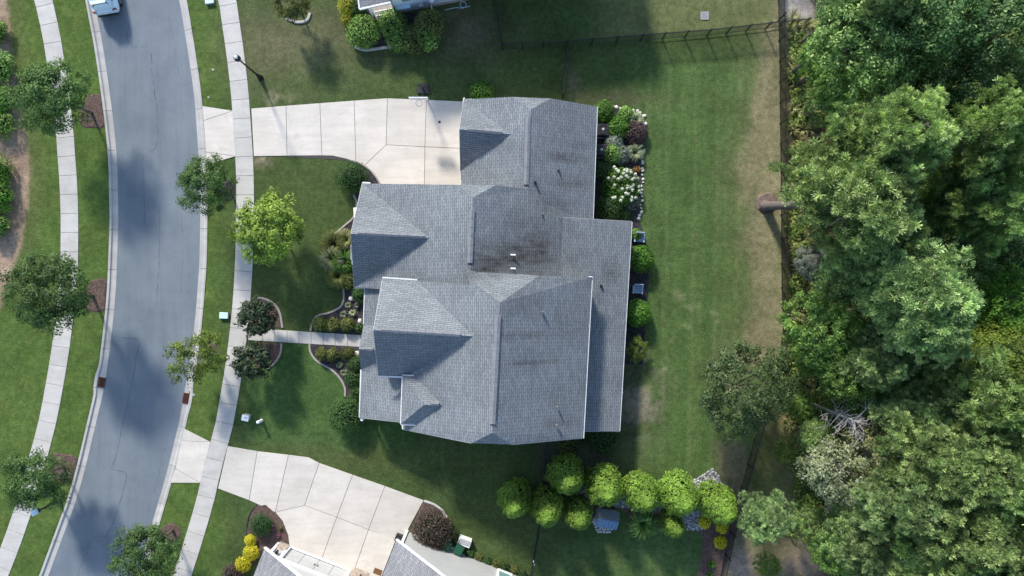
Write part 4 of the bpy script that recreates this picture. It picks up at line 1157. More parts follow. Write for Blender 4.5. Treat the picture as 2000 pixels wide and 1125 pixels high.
# street trees
for i in range(3):
    proto('street%d' % i, 40 + i, 2.6, 1.9, 4.3, 'street', 130, 14500, .50, .155, .09, 26, lump=.26, hollow=.3, up=.45)
proto('lime', 51, 2.45, 1.9, 3.1, 'lime', 160, 10500, .42, .19, .08, 14, lump=.2, hollow=.3)
proto('sparse', 52, 1.9, 1.4, 2.7, 'yellowgreen', 60, 3400, .42, .18, .05, 24, bark='bark_pale', lump=.35, hollow=.25)
proto('plum', 53, 1.5, 1.1, 2.0, 'plum', 75, 2300, .38, .34, .05, 12, lump=.15, hollow=.3, aspect=.32)
proto('yard', 54, 3.3, 2.6, 4.6, 'yard', 210, 17500, .5, .185, .14, 22, lump=.35, hollow=.35)
ST = 'street trees along the kerb'
plant('street_tree', 'street0', 106, 190, 4.3, 3.0, 'leafy street tree with dark green crown at the upper left sidewalk', 'tree', ST)
plant('street_tree', 'street1', 103, 580, 4.6, 3.1, 'leafy street tree over the middle of the left sidewalk', 'tree', ST)
plant('street_tree', 'street2', 60, 936, 3.6, 2.5, 'small street tree near the lamp post at lower left', 'tree', ST, 1.0)
plant('street_tree', 'street1', 288, 1072, 3.7, 2.6, 'street tree overhanging the asphalt at the bottom of the street', 'tree', ST, 2.5)
plant('street_tree', 'street0', 406, 357, 3.8, 2.25, 'dark green street tree beside the main driveway apron', 'tree', ST, 4.0)
plant('young_tree', 'sparse', 384, 697, 2.9, 2.05, 'sparse yellow green young tree beside the right kerb', 'tree', None, 0.6)
plant('maple_tree', 'lime', 526, 451, 3.3, 2.9, 'bright lime green round tree on the front lawn', 'tree', None, 0.3)
plant('plum_tree', 'plum', 501, 621, 2.2, 1.55, 'dark purple green small tree just above the front path', 'tree', 'dark small trees flanking the path', .3)
plant('plum_tree', 'plum', 497, 706, 2.2, 1.6, 'dark purple green small tree just below the front path', 'tree', 'dark small trees flanking the path', 2.1)
plant('yard_tree', 'yard', 1448, 763, 4.8, 3.5, 'broad green tree standing alone in the back lawn', 'tree', None, .8)

# dome shrubs
def dome(name, px, py, r_, h_, leafkey, label, cat='shrub', group=None, n=None, size=.11, seed=None, squash=1.0, part='foliage', rough=.10, aspect=.55):
    rng = np.random.RandomState(seed if seed is not None else int(px * 13 + py * 7) % 100000)
    n = n or int(900 * r_ * r_ + 500 * r_ * h_)
    w = P(px, py, h_ * .6)
    d = unit(rng.normal(size=(n, 3))); d[:, 2] = np.abs(d[:, 2]) * np.where(rng.rand(n) < .2, -.35, 1)
    lob = unit(rng.normal(size=(24, 3))); k = 1 + rough * np.max(np.clip(d @ lob.T, 0, 1) ** 6, axis=1) * rng.uniform(.5, 1.5) - rough * .5
    rad = k * rng.uniform(.72, 1.02, n)
    p = d * rad[:, None] * np.array([r_, r_ * squash, h_ * .58]); p[:, 2] += h_ * .42
    nr = d + rng.normal(size=(n, 3)) * .5 + np.array([0, 0, .25])
    o = empty(name, (w.x, w.y, 0)); tag(o, label, cat, group)
    link(part, leaves(name, p, nr, size * rng.uniform(.7, 1.3, n), L[leafkey], rng, aspect), o)
    # dark solid core, added inside so that no light leaks through
    mb = MB(); mb.lathe((0, 0, 0), [(.12, -.02), (r_ * .55, h_ * .12), (r_ * .68, h_ * .38), (r_ * .55, h_ * .68), (.05, h_ * .82)], 10)
    c_ = link('blocking_core', mb.mesh('blocking_core', M['core'], True), o); c_.scale = (1, squash, 1)
    return o
M['core'] = NT('shrub_core').done((.012, .016, .008), .95, .05)

dome('round_bush', 687, 346, 1.28, 1.5, 'boxwood', 'clipped dark green round bush beside the driveway curve', n=3000, size=.10)
dome('shrub', 677, 812, 1.45, 2.0, 'shrub', 'large dark green shrub at the lower corner of the porch', n=3200, size=.13)
dome('evergreen_bush', 508, 1027, .92, 1.2, 'boxwood', 'dark green dome bush left of the lower driveway', n=2200, size=.09)
for (x, y, r_, lb) in ((488, 1056, .47, 'small yellow dome shrub tucked under the dark bush'), (490, 1080, .62, 'middle yellow dome shrub by the lower grey house'), (474, 1103, .62, 'lowest yellow dome shrub by the lower grey house')):
    dome('yellow_shrub', x, y, r_, r_ * 1.25, 'yellow', lb, group='yellow shrubs left of the lower driveway', n=1500, size=.075)
dome('barberry', 452, 1122, .85, .8, 'maroon', 'dark maroon barberry at the bottom edge beside the yellow shrubs', n=1600, size=.08)
o = dome('maroon_shrub', 846, 1038, 1.62, 2.0, 'plum2', 'large brown maroon shrub at the corner of the lower driveway', n=3400, size=.16, aspect=.4)
for (x, y, r_, lb) in ((1377, 1020, .52, 'yellow chrysanthemum mound beside the dry creek stones'), (1411, 1031, .48, 'yellow chrysanthemum mound nearest the back fence'), (1408, 1060, .52, 'lowest yellow chrysanthemum mound by the back fence')):
    dome('chrysanthemum', x, y, r_, r_ * 1.0, 'yellow', lb, 'flowers', 'yellow mounds below the evergreen row', n=620, size=.13, aspect=.4)
# front bed
for (x, y, r_, lb) in ((623, 633, .50, 'leftmost of three olive shrubs above the path'), (649, 634, .46, 'middle of three olive shrubs above the path'), (678, 634, .50, 'olive shrub above the path nearest the house'),
                       (628, 692, .42, 'leftmost of three olive shrubs below the path'), (650, 694, .48, 'middle of three olive shrubs below the path'), (679, 691, .48, 'olive shrub below the path nearest the house')):
    dome('olive_shrub', x, y, r_ * 1.1, .8, 'olive', lb, group='olive shrubs flanking the front path', n=620, size=.21, aspect=.22, rough=.3)
for (x, y, r_, lb) in ((694, 712, .62, 'dark shrub below the porch gable'), (690, 741, .72, 'dark shrub in the middle of the lower front bed'), (698, 768, .62, 'dark shrub at the lower end of the front bed')):
    dome('dark_shrub', x, y, r_, 1.1, 'shrub', lb, group='dark shrubs along the porch', n=1000, size=.12)
dome('dark_shrub', 704, 575, .7, 1.2, 'shrub', 'dark shrub under the eave above the path', group='dark shrubs along the porch', n=1000, size=.12)
dome('dark_shrub', 703, 640, .4, .8, 'shrub', 'small dark shrub by the porch above the path', group='dark shrubs along the porch', n=500, size=.11)

def tuft(name, px, py, r_, h_, leafkey, label, cat='grass', group=None, n=160, w=.035, seed=None, arch=.5, part='blades'):
    """arching blades / fronds out of one foot"""
    rng = np.random.RandomState(seed if seed is not None else int(px * 3 + py * 11) % 99999)
    az = rng.uniform(0, 6.283, n); ln = r_ * rng.uniform(.55, 1.1, n); hh = h_ * rng.uniform(.5, 1.1, n)
    dx = np.stack([np.cos(az), np.sin(az), np.zeros(n)], 1); sd_ = np.stack([-np.sin(az), np.cos(az), np.zeros(n)], 1)
    z = np.array([0, 0, 1.0])
    foot = dx * r_ * .12 * rng.rand(n, 1)
    pts = [foot, foot + dx * ln[:, None] * .35 + z * hh[:, None] * .75, foot + dx * ln[:, None] * .75 + z * hh[:, None] * .95, foot + dx * ln[:, None] + z * hh[:, None] * (1 - arch)]
    wd = [w * .6, w, w * .8, .004]
    v = np.stack([q + s_ * sd_ * k_ for q, k_ in zip(pts, wd) for s_ in (-.5, .5)], 1).reshape(-1, 3)
    base = np.arange(n)[:, None] * 8
    q = np.concatenate([base + np.array([a, a + 1, a + 3, a + 2]) for a in (0, 2, 4)], 0)
    wpt = P(px, py, h_ * .5)
    me = bpy.data.meshes.new(name); fill_mesh(me, v, q); me.materials.append(L[leafkey])
    if label is None: return me
    o = empty(name, (wpt.x, wpt.y, 0)); tag(o, label, cat, group); link(part, me, o); return o
for (x, y, r_, lb) in ((680, 596, .26, 'pale spiky tuft at the top of the front bed'), (697, 596, .2, 'tiny pale spiky tuft under the porch eave'), (671, 614, .30, 'pale spiky tuft left of the pair above the path'), (689, 611, .30, 'pale spiky tuft right of the pair above the path'),
                       (663, 713, .30, 'pale spiky tuft beside the lower curved border'), (682, 711, .2, 'tiny pale spiky tuft below the path by the dark shrub'), (672, 728, .30, 'lowest pale spiky tuft in the front bed')):
    tuft('spiky_plant', x, y, r_, .3, 'pale', lb, 'plant', 'pale tufts in the front bed', 70, .045)
OG = 'ornamental grasses beside the front gable'
tuft('ornamental_grass', 652, 478, 1.05, 1.0, 'olive', 'tan olive ornamental grass at the top of the front clump', 'grass', OG, 900, .026)
tuft('ornamental_grass', 676, 468, .8, .9, 'drygrass', 'dry pale ornamental grass nearest the front gable', 'grass', OG, 700, .026)
tuft('ornamental_grass', 650, 506, 1.0, 1.0, 'pale', 'pale variegated ornamental grass in the middle of the clump', 'grass', OG, 700, .026)
tuft('fountain_grass', 671, 512, 1.0, 1.1, 'bright', 'fresh green fountain grass beside the front wall', 'grass', OG, 420, .045)
tuft('ornamental_grass', 660, 540, .95, .9, 'olive', 'brownish ornamental grass low in the clump', 'grass', OG, 800, .026)
dome('shrub', 681, 548, .75, .9, 'olive', 'olive shrub at the foot of the ornamental grasses', n=1100, size=.12)
tuft('palm_shrub', 1256, 1024, 1.15, 1.3, 'cypress', 'feathery green arching shrub in front of the evergreen row', 'shrub', None, 240, .09, arch=.45)
tuft('small_plant', 1390, 1103, .35, .35, 'bright', 'small green plant in the mulch by the back fence', 'plant', 'small plants in the lower mulch strip', 40, .07)
tuft('small_plant', 1386, 1123, .3, .3, 'bright', 'small green plant at the bottom edge of the mulch strip', 'plant', 'small plants in the lower mulch strip', 40, .07)
dome('pink_flower', 531, 1031, .24, .3, 'pink', 'small pink flower beside the dark dome bush', 'flower', 'small flowers in the lower mulch bed', n=140, size=.07)
dome('pink_flower', 543, 1046, .22, .3, 'pink', 'small pink flower nearest the lower driveway', 'flower', 'small flowers in the lower mulch bed', n=140, size=.07)
dome('dried_plant', 548, 1033, .22, .25, 'drygrass', 'small tan dried plant in the lower mulch bed', 'plant', n=120, size=.07)

# rear flower bed
def hydrangea(px, py, r_, h_, label):
    o = dome('hydrangea', px, py, r_, h_, 'bright', label, 'flowers', n=2600, size=.15)
    rng = np.random.RandomState(3); allv = []; alln = []; alls = []
    for k in range(58):
        a = rng.uniform(0, 6.283); rr = r_ * 1.02 * math.sqrt(rng.rand()); x_, y_ = rr * math.cos(a), rr * math.sin(a)
        if x_ + rng.normal() * .5 < -.35: continue
        z_ = h_ * (.45 + .6 * math.sqrt(max(0, 1 - (rr / r_ / 1.1) ** 2)))
        d = unit(rng.normal(size=(34, 3))); d[:, 2] = np.abs(d[:, 2])
        allv.append(np.array([x_, y_, z_]) + d * .13); alln.append(d); alls.append(np.full(34, .085))
    m_ = leaves('flower_head', np.concatenate(allv), np.concatenate(alln), np.concatenate(alls), L['flower'], rng, .9)
    f_ = link('flower_head', m_, o); f_['kind'] = 'stuff'
    return o
hydrangea(1212, 364, 1.45, 1.3, 'white flowering hydrangea in the bed behind the house')
RB = 'shrubs in the rear flower bed'
for (x, y, r_, h_, lf, lb) in ((1180, 217, .85, 1.3, 'bright', 'bright green shrub at the back corner of the garage'), (1208, 248, .95, 1.2, 'bright', 'leafy light green shrub in the middle top of the rear bed'), (1222, 222, .6, .8, 'cypress', 'soft green shrub beside the white corner stones'),
                               (1200, 277, .75, 1.0, 'greygreen', 'grey green shrub behind the air conditioner'), (1196, 300, .85, 1.2, 'cypress', 'yellowish green shrub above the hydrangea'), (1213, 302, .75, 1.0, 'greygreen', 'blue grey shrub above the hydrangea'),
                               (1178, 332, .75, 1.1, 'shrub', 'dark shrub tucked under the garage eave'), (1190, 405, 1.0, 1.3, 'shrub', 'dark green shrub in the corner below the hydrangea'), (1243, 258, .95, 1.0, 'maroon', 'maroon leaved shrub at the outer edge of the rear bed'),
                               (1242, 458, .45, .8, 'cypress', 'small green shrub beside the blue chair'), (1222, 420, .5, .5, 'shrub', 'low dark plant at the bottom of the flower bed')):
    dome('shrub', x, y, r_, h_, lf, lb, group=RB, size=.14, n=int(1500 * r_))
tuft('feather_grass', 1240, 298, .75, .7, 'pale', 'cream feather grass by the rear stone edge', 'grass', None, 260, .04)
tuft('feather_grass', 1242, 234, .6, .6, 'pale', 'cream grass inside the corner stones', 'grass', None, 260, .05)
dome('grey_shrub', 1237, 396, .6, .6, 'greygreen', 'dusty grey shrub below the hydrangea', group=RB, n=800, size=.08)
dome('orange_flower', 1244, 331, .32, .35, 'orange', 'small orange flower mound at the rear bed edge', 'flowers', n=260, size=.08)
dome('camellia', 1252, 506, .98, 1.5, 'bright', 'glossy green round bush behind the house, upper one', group='round bushes behind the house', n=2200, size=.15)
dome('camellia', 1246, 612, 1.05, 1.7, 'bright', 'glossy green round bush behind the house, lower one', group='round bushes behind the house', n=2400, size=.15)
plant('arching_shrub', 'sparse', 1243, 682, 1.0, .95, 'yellow green arching shrub behind the house', 'shrub', None, 1.2, crown='foliage')
dome('dark_shrub', 1182, 856, 1.3, 1.3, 'shrub', 'dark shrub in the shade at the lower rear corner', n=1800, size=.13)
dome('olive_shrub', 1112, 870, .95, 1.2, 'olive', 'thin olive shrub at the lower wall of the house', n=800, size=.13)
dome('shrub', 940, 180, .95, 1.2, 'bright', 'green shrub against the upper garage wall', n=1500, size=.15)

# upper neighbour's hedge
HG = 'shrubs round the upper neighbour'
for (x, y, r_, h_, lf, lb) in ((708, 60, 1.35, 1.6, 'shrub', 'dark green dome shrub left of the upper hedge'), (765, 45, 1.15, 1.7, 'shrub', 'hedge shrub close to the blue wall, left end'), (778, 75, 1.0, 1.3, 'shrub', 'low hedge shrub at the white stone border'),
                               (808, 75, 1.15, 1.4, 'olive', 'olive tinted hedge shrub in the middle of the curve'), (838, 45, 1.15, 1.8, 'olive', 'tall olive hedge shrub at the right end'), (832, 72, 1.05, 1.4, 'shrub', 'dark hedge shrub at the lower right of the curve')):
    dome('hedge_shrub', x, y, r_, h_, 'hedge' if lf == 'olive' else 'cypress', lb, group=HG, n=int(1700 * r_), size=.14)
dome('gold_shrub', 680, 10, .85, 1.3, 'goldgreen', 'golden yellow shrub at the top edge, upper one', group='golden shrubs at the top', n=1300, size=.13)
dome('gold_shrub', 679, 38, .55, .9, 'goldgreen', 'golden yellow shrub at the top, lower small one', group='golden shrubs at the top', n=700, size=.12)
dome('hedge_shrub', 697, 12, .75, 1.2, 'shrub', 'dark shrub between the golden shrub and the porch', group=HG, n=1100, size=.13)
proto('topyard', 77, 1.6, 1.5, 2.6, 'olive', 70, 4200, .4, .17, .07, 10, lump=.2)
plant('yard_tree', 'topyard', 572, 4, 2.3, 1.5, 'rounded olive green tree at the top edge of the lawn', 'tree', None, .5)
edging([(560, 36), (580, 44), (600, 40), (606, 26)], 'white stone ring under the tree at the top edge', .2, .12, 'walk')
# left border hedge
LB = 'bright shrubs at the left edge'
for (x, y, r_, lb) in ((-14, 60, 1.0, 'bright green shrub at the left edge, uppermost'), (-8, 130, 1.2, 'bright green shrub at the left edge beside the first street tree'), (-5, 195, 1.25, 'bright green shrub at the left edge, third from the top'), (-7, 240, 1.1, 'bright green shrub at the left edge just above the bare gap'),
                       (-9, 335, 1.1, 'bright green shrub at the left edge just below the bare gap'), (-9, 385, 1.2, 'bright green shrub at the left edge, second from the bottom'), (-15, 440, 1.1, 'bright green shrub at the left edge, lowest')):
    dome('border_shrub', x, y, r_, 1.2, 'bright' if int(y) % 2 else 'cypress', lb, group=LB, n=1300, size=.19, rough=.5, aspect=.4)

# clipped evergreens
def thuja_mesh(seed, n, h_, r_):
    rng = np.random.RandomState(seed)
    u = rng.rand(n); z = h_ * u ** .85
    prof = lambda t_: r_ * np.interp(t_, [0, .08, .2, .34, .5, .65, .8, .92, 1.0], [.62, .86, .98, 1.0, .9, .74, .52, .30, .08])
    u = u; az = rng.uniform(0, 6.283, n); k = 1 + .11 * np.sin(az * 3 + seed * 1.7) * np.sin(u * 7 + seed) + .08 * np.sin(az * 9 + u * 17 + seed)
    rr = prof(z / h_) * k * rng.uniform(.80, 1.07, n)
    d = np.stack([np.cos(az), np.sin(az), np.zeros(n)], 1)
    p = d * rr[:, None]; p[:, 2] = z
    nr = d + np.array([0, 0, 1.0]) * (.2 + .9 * (z / h_))[:, None] + rng.normal(size=(n, 3)) * .55
    al = np.array([0, 0, 1.0]) + d * .5
    me = leaves('foliage', p, nr, .19 * rng.uniform(.7, 1.3, n), L['thuja'], rng, .42, along=np.broadcast_to(al, (n, 3)))
    mb = MB(); mb.lathe((0, 0, 0), [(.2, -.02)] + [(float(prof(np.array(t_))) * .78, h_ * t_) for t_ in (.06, .25, .45, .65, .82, .93)], 10)
    return me, mb.mesh('blocking_core', M['core'], True)  # second mesh: dark core added to block light through the foliage
TH = [thuja_mesh(60 + i, 5200, 4.5, 1.25) for i in range(3)]
TG = 'round clipped evergreens in a row'
for i, (x, y, zc, k, lb) in enumerate(((1006, 975, 2.05, .98, 'clipped oval evergreen at the left end of the row'), (1067, 990, 2.05, .95, 'second clipped evergreen from the left, beside the dark fence'), (1106, 928, 2.05, 1.05, 'clipped evergreen set back nearest the house'),
                                       (1128, 1003, 1.9, .86, 'clipped evergreen just left of the small shed'), (1180, 948, 2.05, 1.05, 'clipped evergreen just above the small shed'), (1250, 960, 2.05, 1.02, 'clipped bright evergreen right of the shed, third from the fence end'),
                                       (1324, 966, 2.1, 1.10, 'clipped bright evergreen beside the river stones'), (1400, 983, 2.05, 1.03, 'clipped bright evergreen at the fence end of the row'), (1313, 1023, 1.45, .72, 'smaller clipped evergreen in front of the row'))):
    w = P(x, y, zc); o = empty('clipped_evergreen', (w.x, w.y, 0), i * 1.1); o.scale = (k * (.94, 1.04, 1.0, .97, 1.06)[i % 5], k, k * (1.12, 1.2, 1.05, 1.16)[i % 4]); tag(o, lb, 'evergreen', TG)
    link('foliage', TH[i % 3][0], o); link('blocking_core', TH[i % 3][1], o)

# ------------------------------------------------------------------ the wood
def pine_proto(key, seed, R_, zc, Ht, nbr, leafkey, ntuft=10, nneedle=36, nlen=.34):
    rng = np.random.RandomState(seed); mb = MB()
    mb.tube([(0, 0, -.1), (0, 0, Ht * .4), (.1, .05, Ht * .75), (0, 0, Ht)], [.26, .22, .13, .04], 8)
    tc = []; ta = []
    for b in range(nbr):
        u = (b + .5) / nbr                      # 0 low .. 1 top
        z = zc - R_ * .75 + u * (Ht - zc + R_ * .70)
        ln = R_ * (1.0 - .62 * u ** 1.6) * rng.uniform(.62, 1.12)
        az = b * 2.399 + rng.normal() * .3
        d = np.array([math.cos(az), math.sin(az), 0]); s = np.array([0, 0, z])
        rise = ln * rng.uniform(.05, .35)
        e = s + d * ln + np.array([0, 0, rise]); m_ = s + d * ln * .55 + np.array([0, 0, rise * .25])
        mb.tube([s, m_, e], [.065, .04, .015], 5, cap=False)
        ncl = max(3, int(ln * 2.6))
        for c_ in range(ncl):
            f_ = .30 + .72 * (c_ + rng.rand()) / ncl
            q = s + (e - s) * f_ + np.array([-d[1], d[0], 0]) * rng.normal() * .42 * ln * .42 + np.array([0, 0, rng.normal() * .18])
            if c_ % 2: mb.tube([tuple(s + (e - s) * max(0, f_ - .15)), tuple(q)], [.022, .01], 4, cap=False)
            k = rng.poisson(ntuft) + 3
            off = unit(rng.normal(size=(k, 3))) * rng.uniform(.22, .62, (k, 1)) * np.array([1, 1, .6])
            tc.append(q + off); ax = off * 1.1 + d * .35 + np.array([0, 0, .75]); ta.append(unit(ax))
    tc, ta = np.concatenate(tc), np.concatenate(ta); T = len(tc)
    # needles of each tuft
    dirs = unit(rng.normal(size=(T, nneedle, 3)).reshape(-1, 3)).reshape(T, nneedle, 3) * .95 + ta[:, None, :] * .95
    dirs = dirs / np.linalg.norm(dirs, axis=2)[:, :, None]
    ln = nlen * rng.uniform(.55, 1.05, (T, nneedle, 1)) * rng.uniform(.8, 1.2, (T, 1, 1))
    side = np.cross(dirs, rng.normal(size=dirs.shape)); side /= np.linalg.norm(side, axis=2)[:, :, None] + 1e-9
    w = .019
    tip = tc[:, None, :] + dirs * ln
    v = np.concatenate([tc[:, None, :], tip - side * w, tip + side * w], 1)      # foot vertex shared by the tuft
    k = np.arange(nneedle)
    tri = np.stack([np.zeros_like(k), 1 + k, 1 + nneedle + k], 1)[None] + (np.arange(T) * (1 + 2 * nneedle))[:, None, None]
    me = bpy.data.meshes.new('crown_' + key); fill_mesh(me, v.reshape(-1, 3), tri.reshape(-1, 3)); me.materials.append(L[leafkey])
    PROTO[key] = (me, mb.mesh('trunk_' + key, M['bark_pine'], True), R_, zc)
for i in range(4):
    pine_proto('pine%d' % i, 80 + i, 3.9, 12.0, 15.0, 34, 'pine')
proto('wood0', 91, 3.7, 3.2, 9.5, 'wood', 230, 17000, .60, .205, .17, 22, lump=.3, hollow=.4, up=.6)
proto('wood1', 92, 3.7, 3.0, 9.5, 'wood', 200, 16000, .62, .21, .17, 22, lump=.35, hollow=.35, up=.6)
proto('cyp0', 93, 2.6, 2.4, 4.8, 'cypress', 260, 13000, .36, .24, .12, 14, lump=.25, hollow=.45, aspect=.26, up=.5)
proto('silver0', 94, 2.8, 2.2, 5.5, 'silver', 110, 7200, .55, .20, .12, 30, bark='bark_pale', lump=.35, hollow=.35)
WG = 'tall pines in the wood'
PINES = [
 (1655, 405, 12.3, 4.2, 0, 'pine', 'huge pine leaning in from the fence with the exposed dark trunk'),
 (1745, 268, 13.2, 3.7, 1, 'pine', 'pale pine directly above the leaning pine'),
 (1800, 590, 13.0, 4.0, 2, 'pine_blue', 'large round pine with big pale tufts in the middle of the wood'),
 (1715, 500, 10.5, 3.0, 3, 'pine_blue', 'shorter bluish pine below the leaning pine'),
 (1935, 265, 14.0, 3.5, 0, 'pine_yel', 'yellowish pine at the upper right edge'),
 (1965, 405, 13.0, 3.1, 1, 'pine_yel', 'yellowish pine at the right edge beside the fallen trunk gap'),
 (1880, 395, 11.0, 2.4, 3, 'pine_yel', 'narrow yellowish pine beside the dark gap'),
 (1975, 770, 13.5, 3.5, 2, 'pine_yel', 'yellowish pine at the right edge of the lower wood'),
 (1905, 810, 12.0, 2.9, 0, 'pine', 'pine with bare grey twigs in the lower wood'),
 (1790, 815, 10.0, 2.4, 1, 'pine_blue', 'dark slender pine behind the silvery tree'),
 (1850, 905, 12.8, 3.4, 3, 'pine', 'dense pine right of the silvery tree'),
 (1960, 930, 13.8, 3.5, 0, 'pine', 'dense pine at the right edge near the bottom'),
 (1765, 985, 11.5, 2.9, 2, 'pine_blue', 'pale bluish pine below the silvery tree'),
 (1880, 1030, 13.0, 3.4, 1, 'pine', 'broad pine in the bottom right of the wood'),
 (1980, 1070, 13.0, 3.4, 3, 'pine', 'pine in the bottom right corner'),
 (1715, 1092, 8.0, 2.9, 0, 'pine_blue', 'fluffy pine at the bottom edge by the bare trunk'),
 (1850, 1120, 12.0, 3.0, 2, 'pine', 'pine cut by the bottom edge of the wood'),
 (1500, 1012, 5.2, 2.1, 3, 'pine_blue', 'small bluish pine between the fence and the bare clearing'),
 (1720, 700, 9.0, 2.4, 1, 'pine_blue', 'dark pine under the large round pine'),
 (1705, 20, 12.0, 2.6, 2, 'pine_blue', 'bluish pine at the top edge of the wood'),
]
for (x, y, z, r_, k, lf, lb) in PINES[1:]:
    o = plant('pine_tree', 'pine%d' % k, x, y, z, r_, lb, 'pine', WG, leaf=lf)
DG = 'broadleaf trees in the wood'
WOODS = [
 (1690, 72, 10.0, 3.6, 0, 'wood', 'mid green broadleaf tree near the top of the wood'),
 (1825, 45, 11.5, 3.2, 1, 'wood_dark', 'bluish dark broadleaf tree at the top edge'),
 (1950, 70, 11.5, 3.6, 0, 'wood_dark', 'dark broadleaf tree in the top right corner'),
 (1765, 165, 9.0, 3.2, 1, 'wood', 'broadleaf tree with pale leaf tips above the pines'),
 (1880, 150, 9.5, 3.2, 0, 'wood_dark', 'dark broadleaf tree left of the top right corner'),
 (1830, 235, 8.0, 2.4, 1, 'wood_dark', 'dark broadleaf tree between the two pale pines'),
 (1645, 15, 7.0, 2.2, 0, 'wood_dark', 'dark shrub like tree beside the gravel patch'),
 (1975, 600, 10.5, 2.7, 1, 'bright', 'bright green broadleaf tree at the right edge'),
 (1945, 690, 11.0, 2.3, 0, 'lime', 'yellow green broadleaf tree at the right'),
 (1985, 510, 8.0, 2.4, 1, 'wood_dark', 'dark broadleaf tree at the right edge below the yellowish pine'),
 (1850, 480, 6.0, 2.2, 0, 'wood_dark', 'low dark broadleaf tree in the gap of the wood'),
 (1650, 545, 6.5, 2.3, 1, 'wood', 'leafy tree below the leaning pine near the fence'),
 (1885, 720, 8.0, 2.2, 0, 'wood_dark', 'dark broadleaf tree beside the yellow green tree'),
 (1700, 775, 5.5, 1.8, 1, 'wood_dark', 'dark tree above the silvery tree'),
 (1670, 1035, 5.5, 2.3, 0, 'wood', 'green tree around the bare grey trunk at the bottom'),
 (1590, 850, 3.5, 1.5, 0, 'wood', 'small green tree at the wood edge left of the silvery tree'),
 (1800, 745, 5.0, 2.4, 1, 'wood_dark', 'dim understorey tree below the large round pine'),
 (1845, 345, 5.0, 2.3, 0, 'wood_dark', 'dim understorey tree in the dark gap right of the pines'),
 (1585, 515, 4.0, 1.5, 1, 'greygreen', 'small grey green tree against the back fence'),
 (1905, 330, 7.5, 2.6, 1, 'wood', 'mid green broadleaf tree between the two yellowish pines'),
 (1760, 420, 7.0, 2.4, 0, 'wood', 'mid green broadleaf tree just right of the leaning pine'),
 (1890, 560, 7.5, 2.6, 1, 'wood', 'mid green broadleaf tree right of the large round pine'),
 (1730, 610, 6.5, 2.4, 0, 'wood', 'mid green broadleaf tree left of the large round pine'),
 (1845, 670, 7.0, 2.3, 1, 'wood', 'mid green broadleaf tree just below the large round pine'),
 (1930, 860, 8.0, 2.6, 0, 'wood', 'mid green broadleaf tree between the lower yellowish pine and the dense pines'),
 (1700, 960, 6.0, 2.0, 1, 'wood', 'mid green broadleaf tree right below the olive pale leaved tree'),
 (1810, 1060, 8.0, 2.5, 0, 'wood', 'mid green broadleaf tree left of the broad bottom pine'),
]
for (x, y, z, r_, k, lf, lb) in WOODS: plant('broadleaf_tree', 'wood%d' % k, x, y, z, r_, lb, 'tree', DG, leaf=lf)
CG = 'soft evergreens at the wood edge'
for (x, y, z, r_, lf, lb) in ((1650, 95, 6.0, 2.0, 'cypress', 'bright green feathery tree near the top of the fence'), (1630, 165, 5.5, 2.1, 'cypress', 'feathery green tree third down the fence'), (1600, 110, 4.5, 1.8, 'cypress', 'feathery yellowish green tree nearest the gravel patch'),
                              (1612, 200, 4.0, 1.6, 'wood', 'dull green feathery tree above the red straw patch'), (1605, 655, 6.0, 2.9, 'cypress', 'large feathery bright green tree by the back fence'), (1650, 720, 6.0, 2.3, 'cypress', 'feathery green tree just below the largest feathery one'),
                              (1580, 700, 3.5, 1.5, 'cypress', 'small feathery tree touching the dry lawn corner'),
                              (1560, 790, 2.6, 1.1, 'cypress', 'small feathery tree beside the lone back lawn tree'), (1530, 880, 2.0, .9, 'undergrowth', 'knee high feathery bush in the gap above the small bluish pine'), (1585, 1020, 3.0, 1.4, 'wood', 'green feathery tree right of the small bluish pine'),
                              (1500, 1105, 2.0, 1.0, 'undergrowth', 'low feathery bush in the bare clearing near the bottom edge'), (1625, 1075, 4.0, 1.7, 'cypress', 'feathery tree at the wood edge beside the bare clearing')):
    plant('feathery_tree', 'cyp0', x, y, z, r_, lb, 'tree', CG, leaf=lf)
plant('silver_tree', 'silver0', 1635, 925, 5.5, 2.7, 'silvery pale leaved tree at the wood edge', 'tree', None, .4)
plant('silver_tree', 'silver0', 1725, 895, 6.0, 2.5, 'olive pale leaved tree right of the silvery one', 'tree', None, 2.4, leaf='drygrass')

# bare, pale branching tree
def bare_tree(px, py, hgt, label, seed, spread, n=26, lean=(0, 0)):
    rng = np.random.RandomState(seed); w = P(px, py, 0); mb = MB()
    root = empty('bare_tree', (w.x, w.y, 0)); tag(root, label, 'tree', 'bare pale trees in the wood')
    top = Vector((lean[0], lean[1], hgt))
    mb.tube([(0, 0, -.1), tuple(top * .5), tuple(top)], [.13, .09, .02], 7)
    for k in range(n):
        s = top * rng.uniform(.45, .95); a = rng.uniform(0, 6.283); l_ = spread * rng.uniform(.4, 1.0)
        e = s + Vector((math.cos(a) * l_, math.sin(a) * l_, rng.uniform(.1, 1.2))); m_ = s.lerp(e, .5) + Vector((rng.normal() * .12, rng.normal() * .12, .15))
        mb.tube([s, m_, e], [.034, .022, .008], 5, cap=False)
        for j in range(3):
            q = s.lerp(e, rng.uniform(.4, .9)); mb.tube([q, q + Vector((rng.normal() * .5, rng.normal() * .5, rng.uniform(.1, .5)))], [.02, .006], 4, cap=False)
    link('trunk', mb.mesh('trunk', M['bark_pale'], True), root)
bare_tree(1578, 785, 7.6, 'bare pale branching tree above the silvery tree', 5, 1.7, 34, (.1, -.1))
bare_tree(1610, 985, 6.0, 'dead grey trunk leaning near the bottom of the wood', 6, 1.1, 10, (.5, -.6))
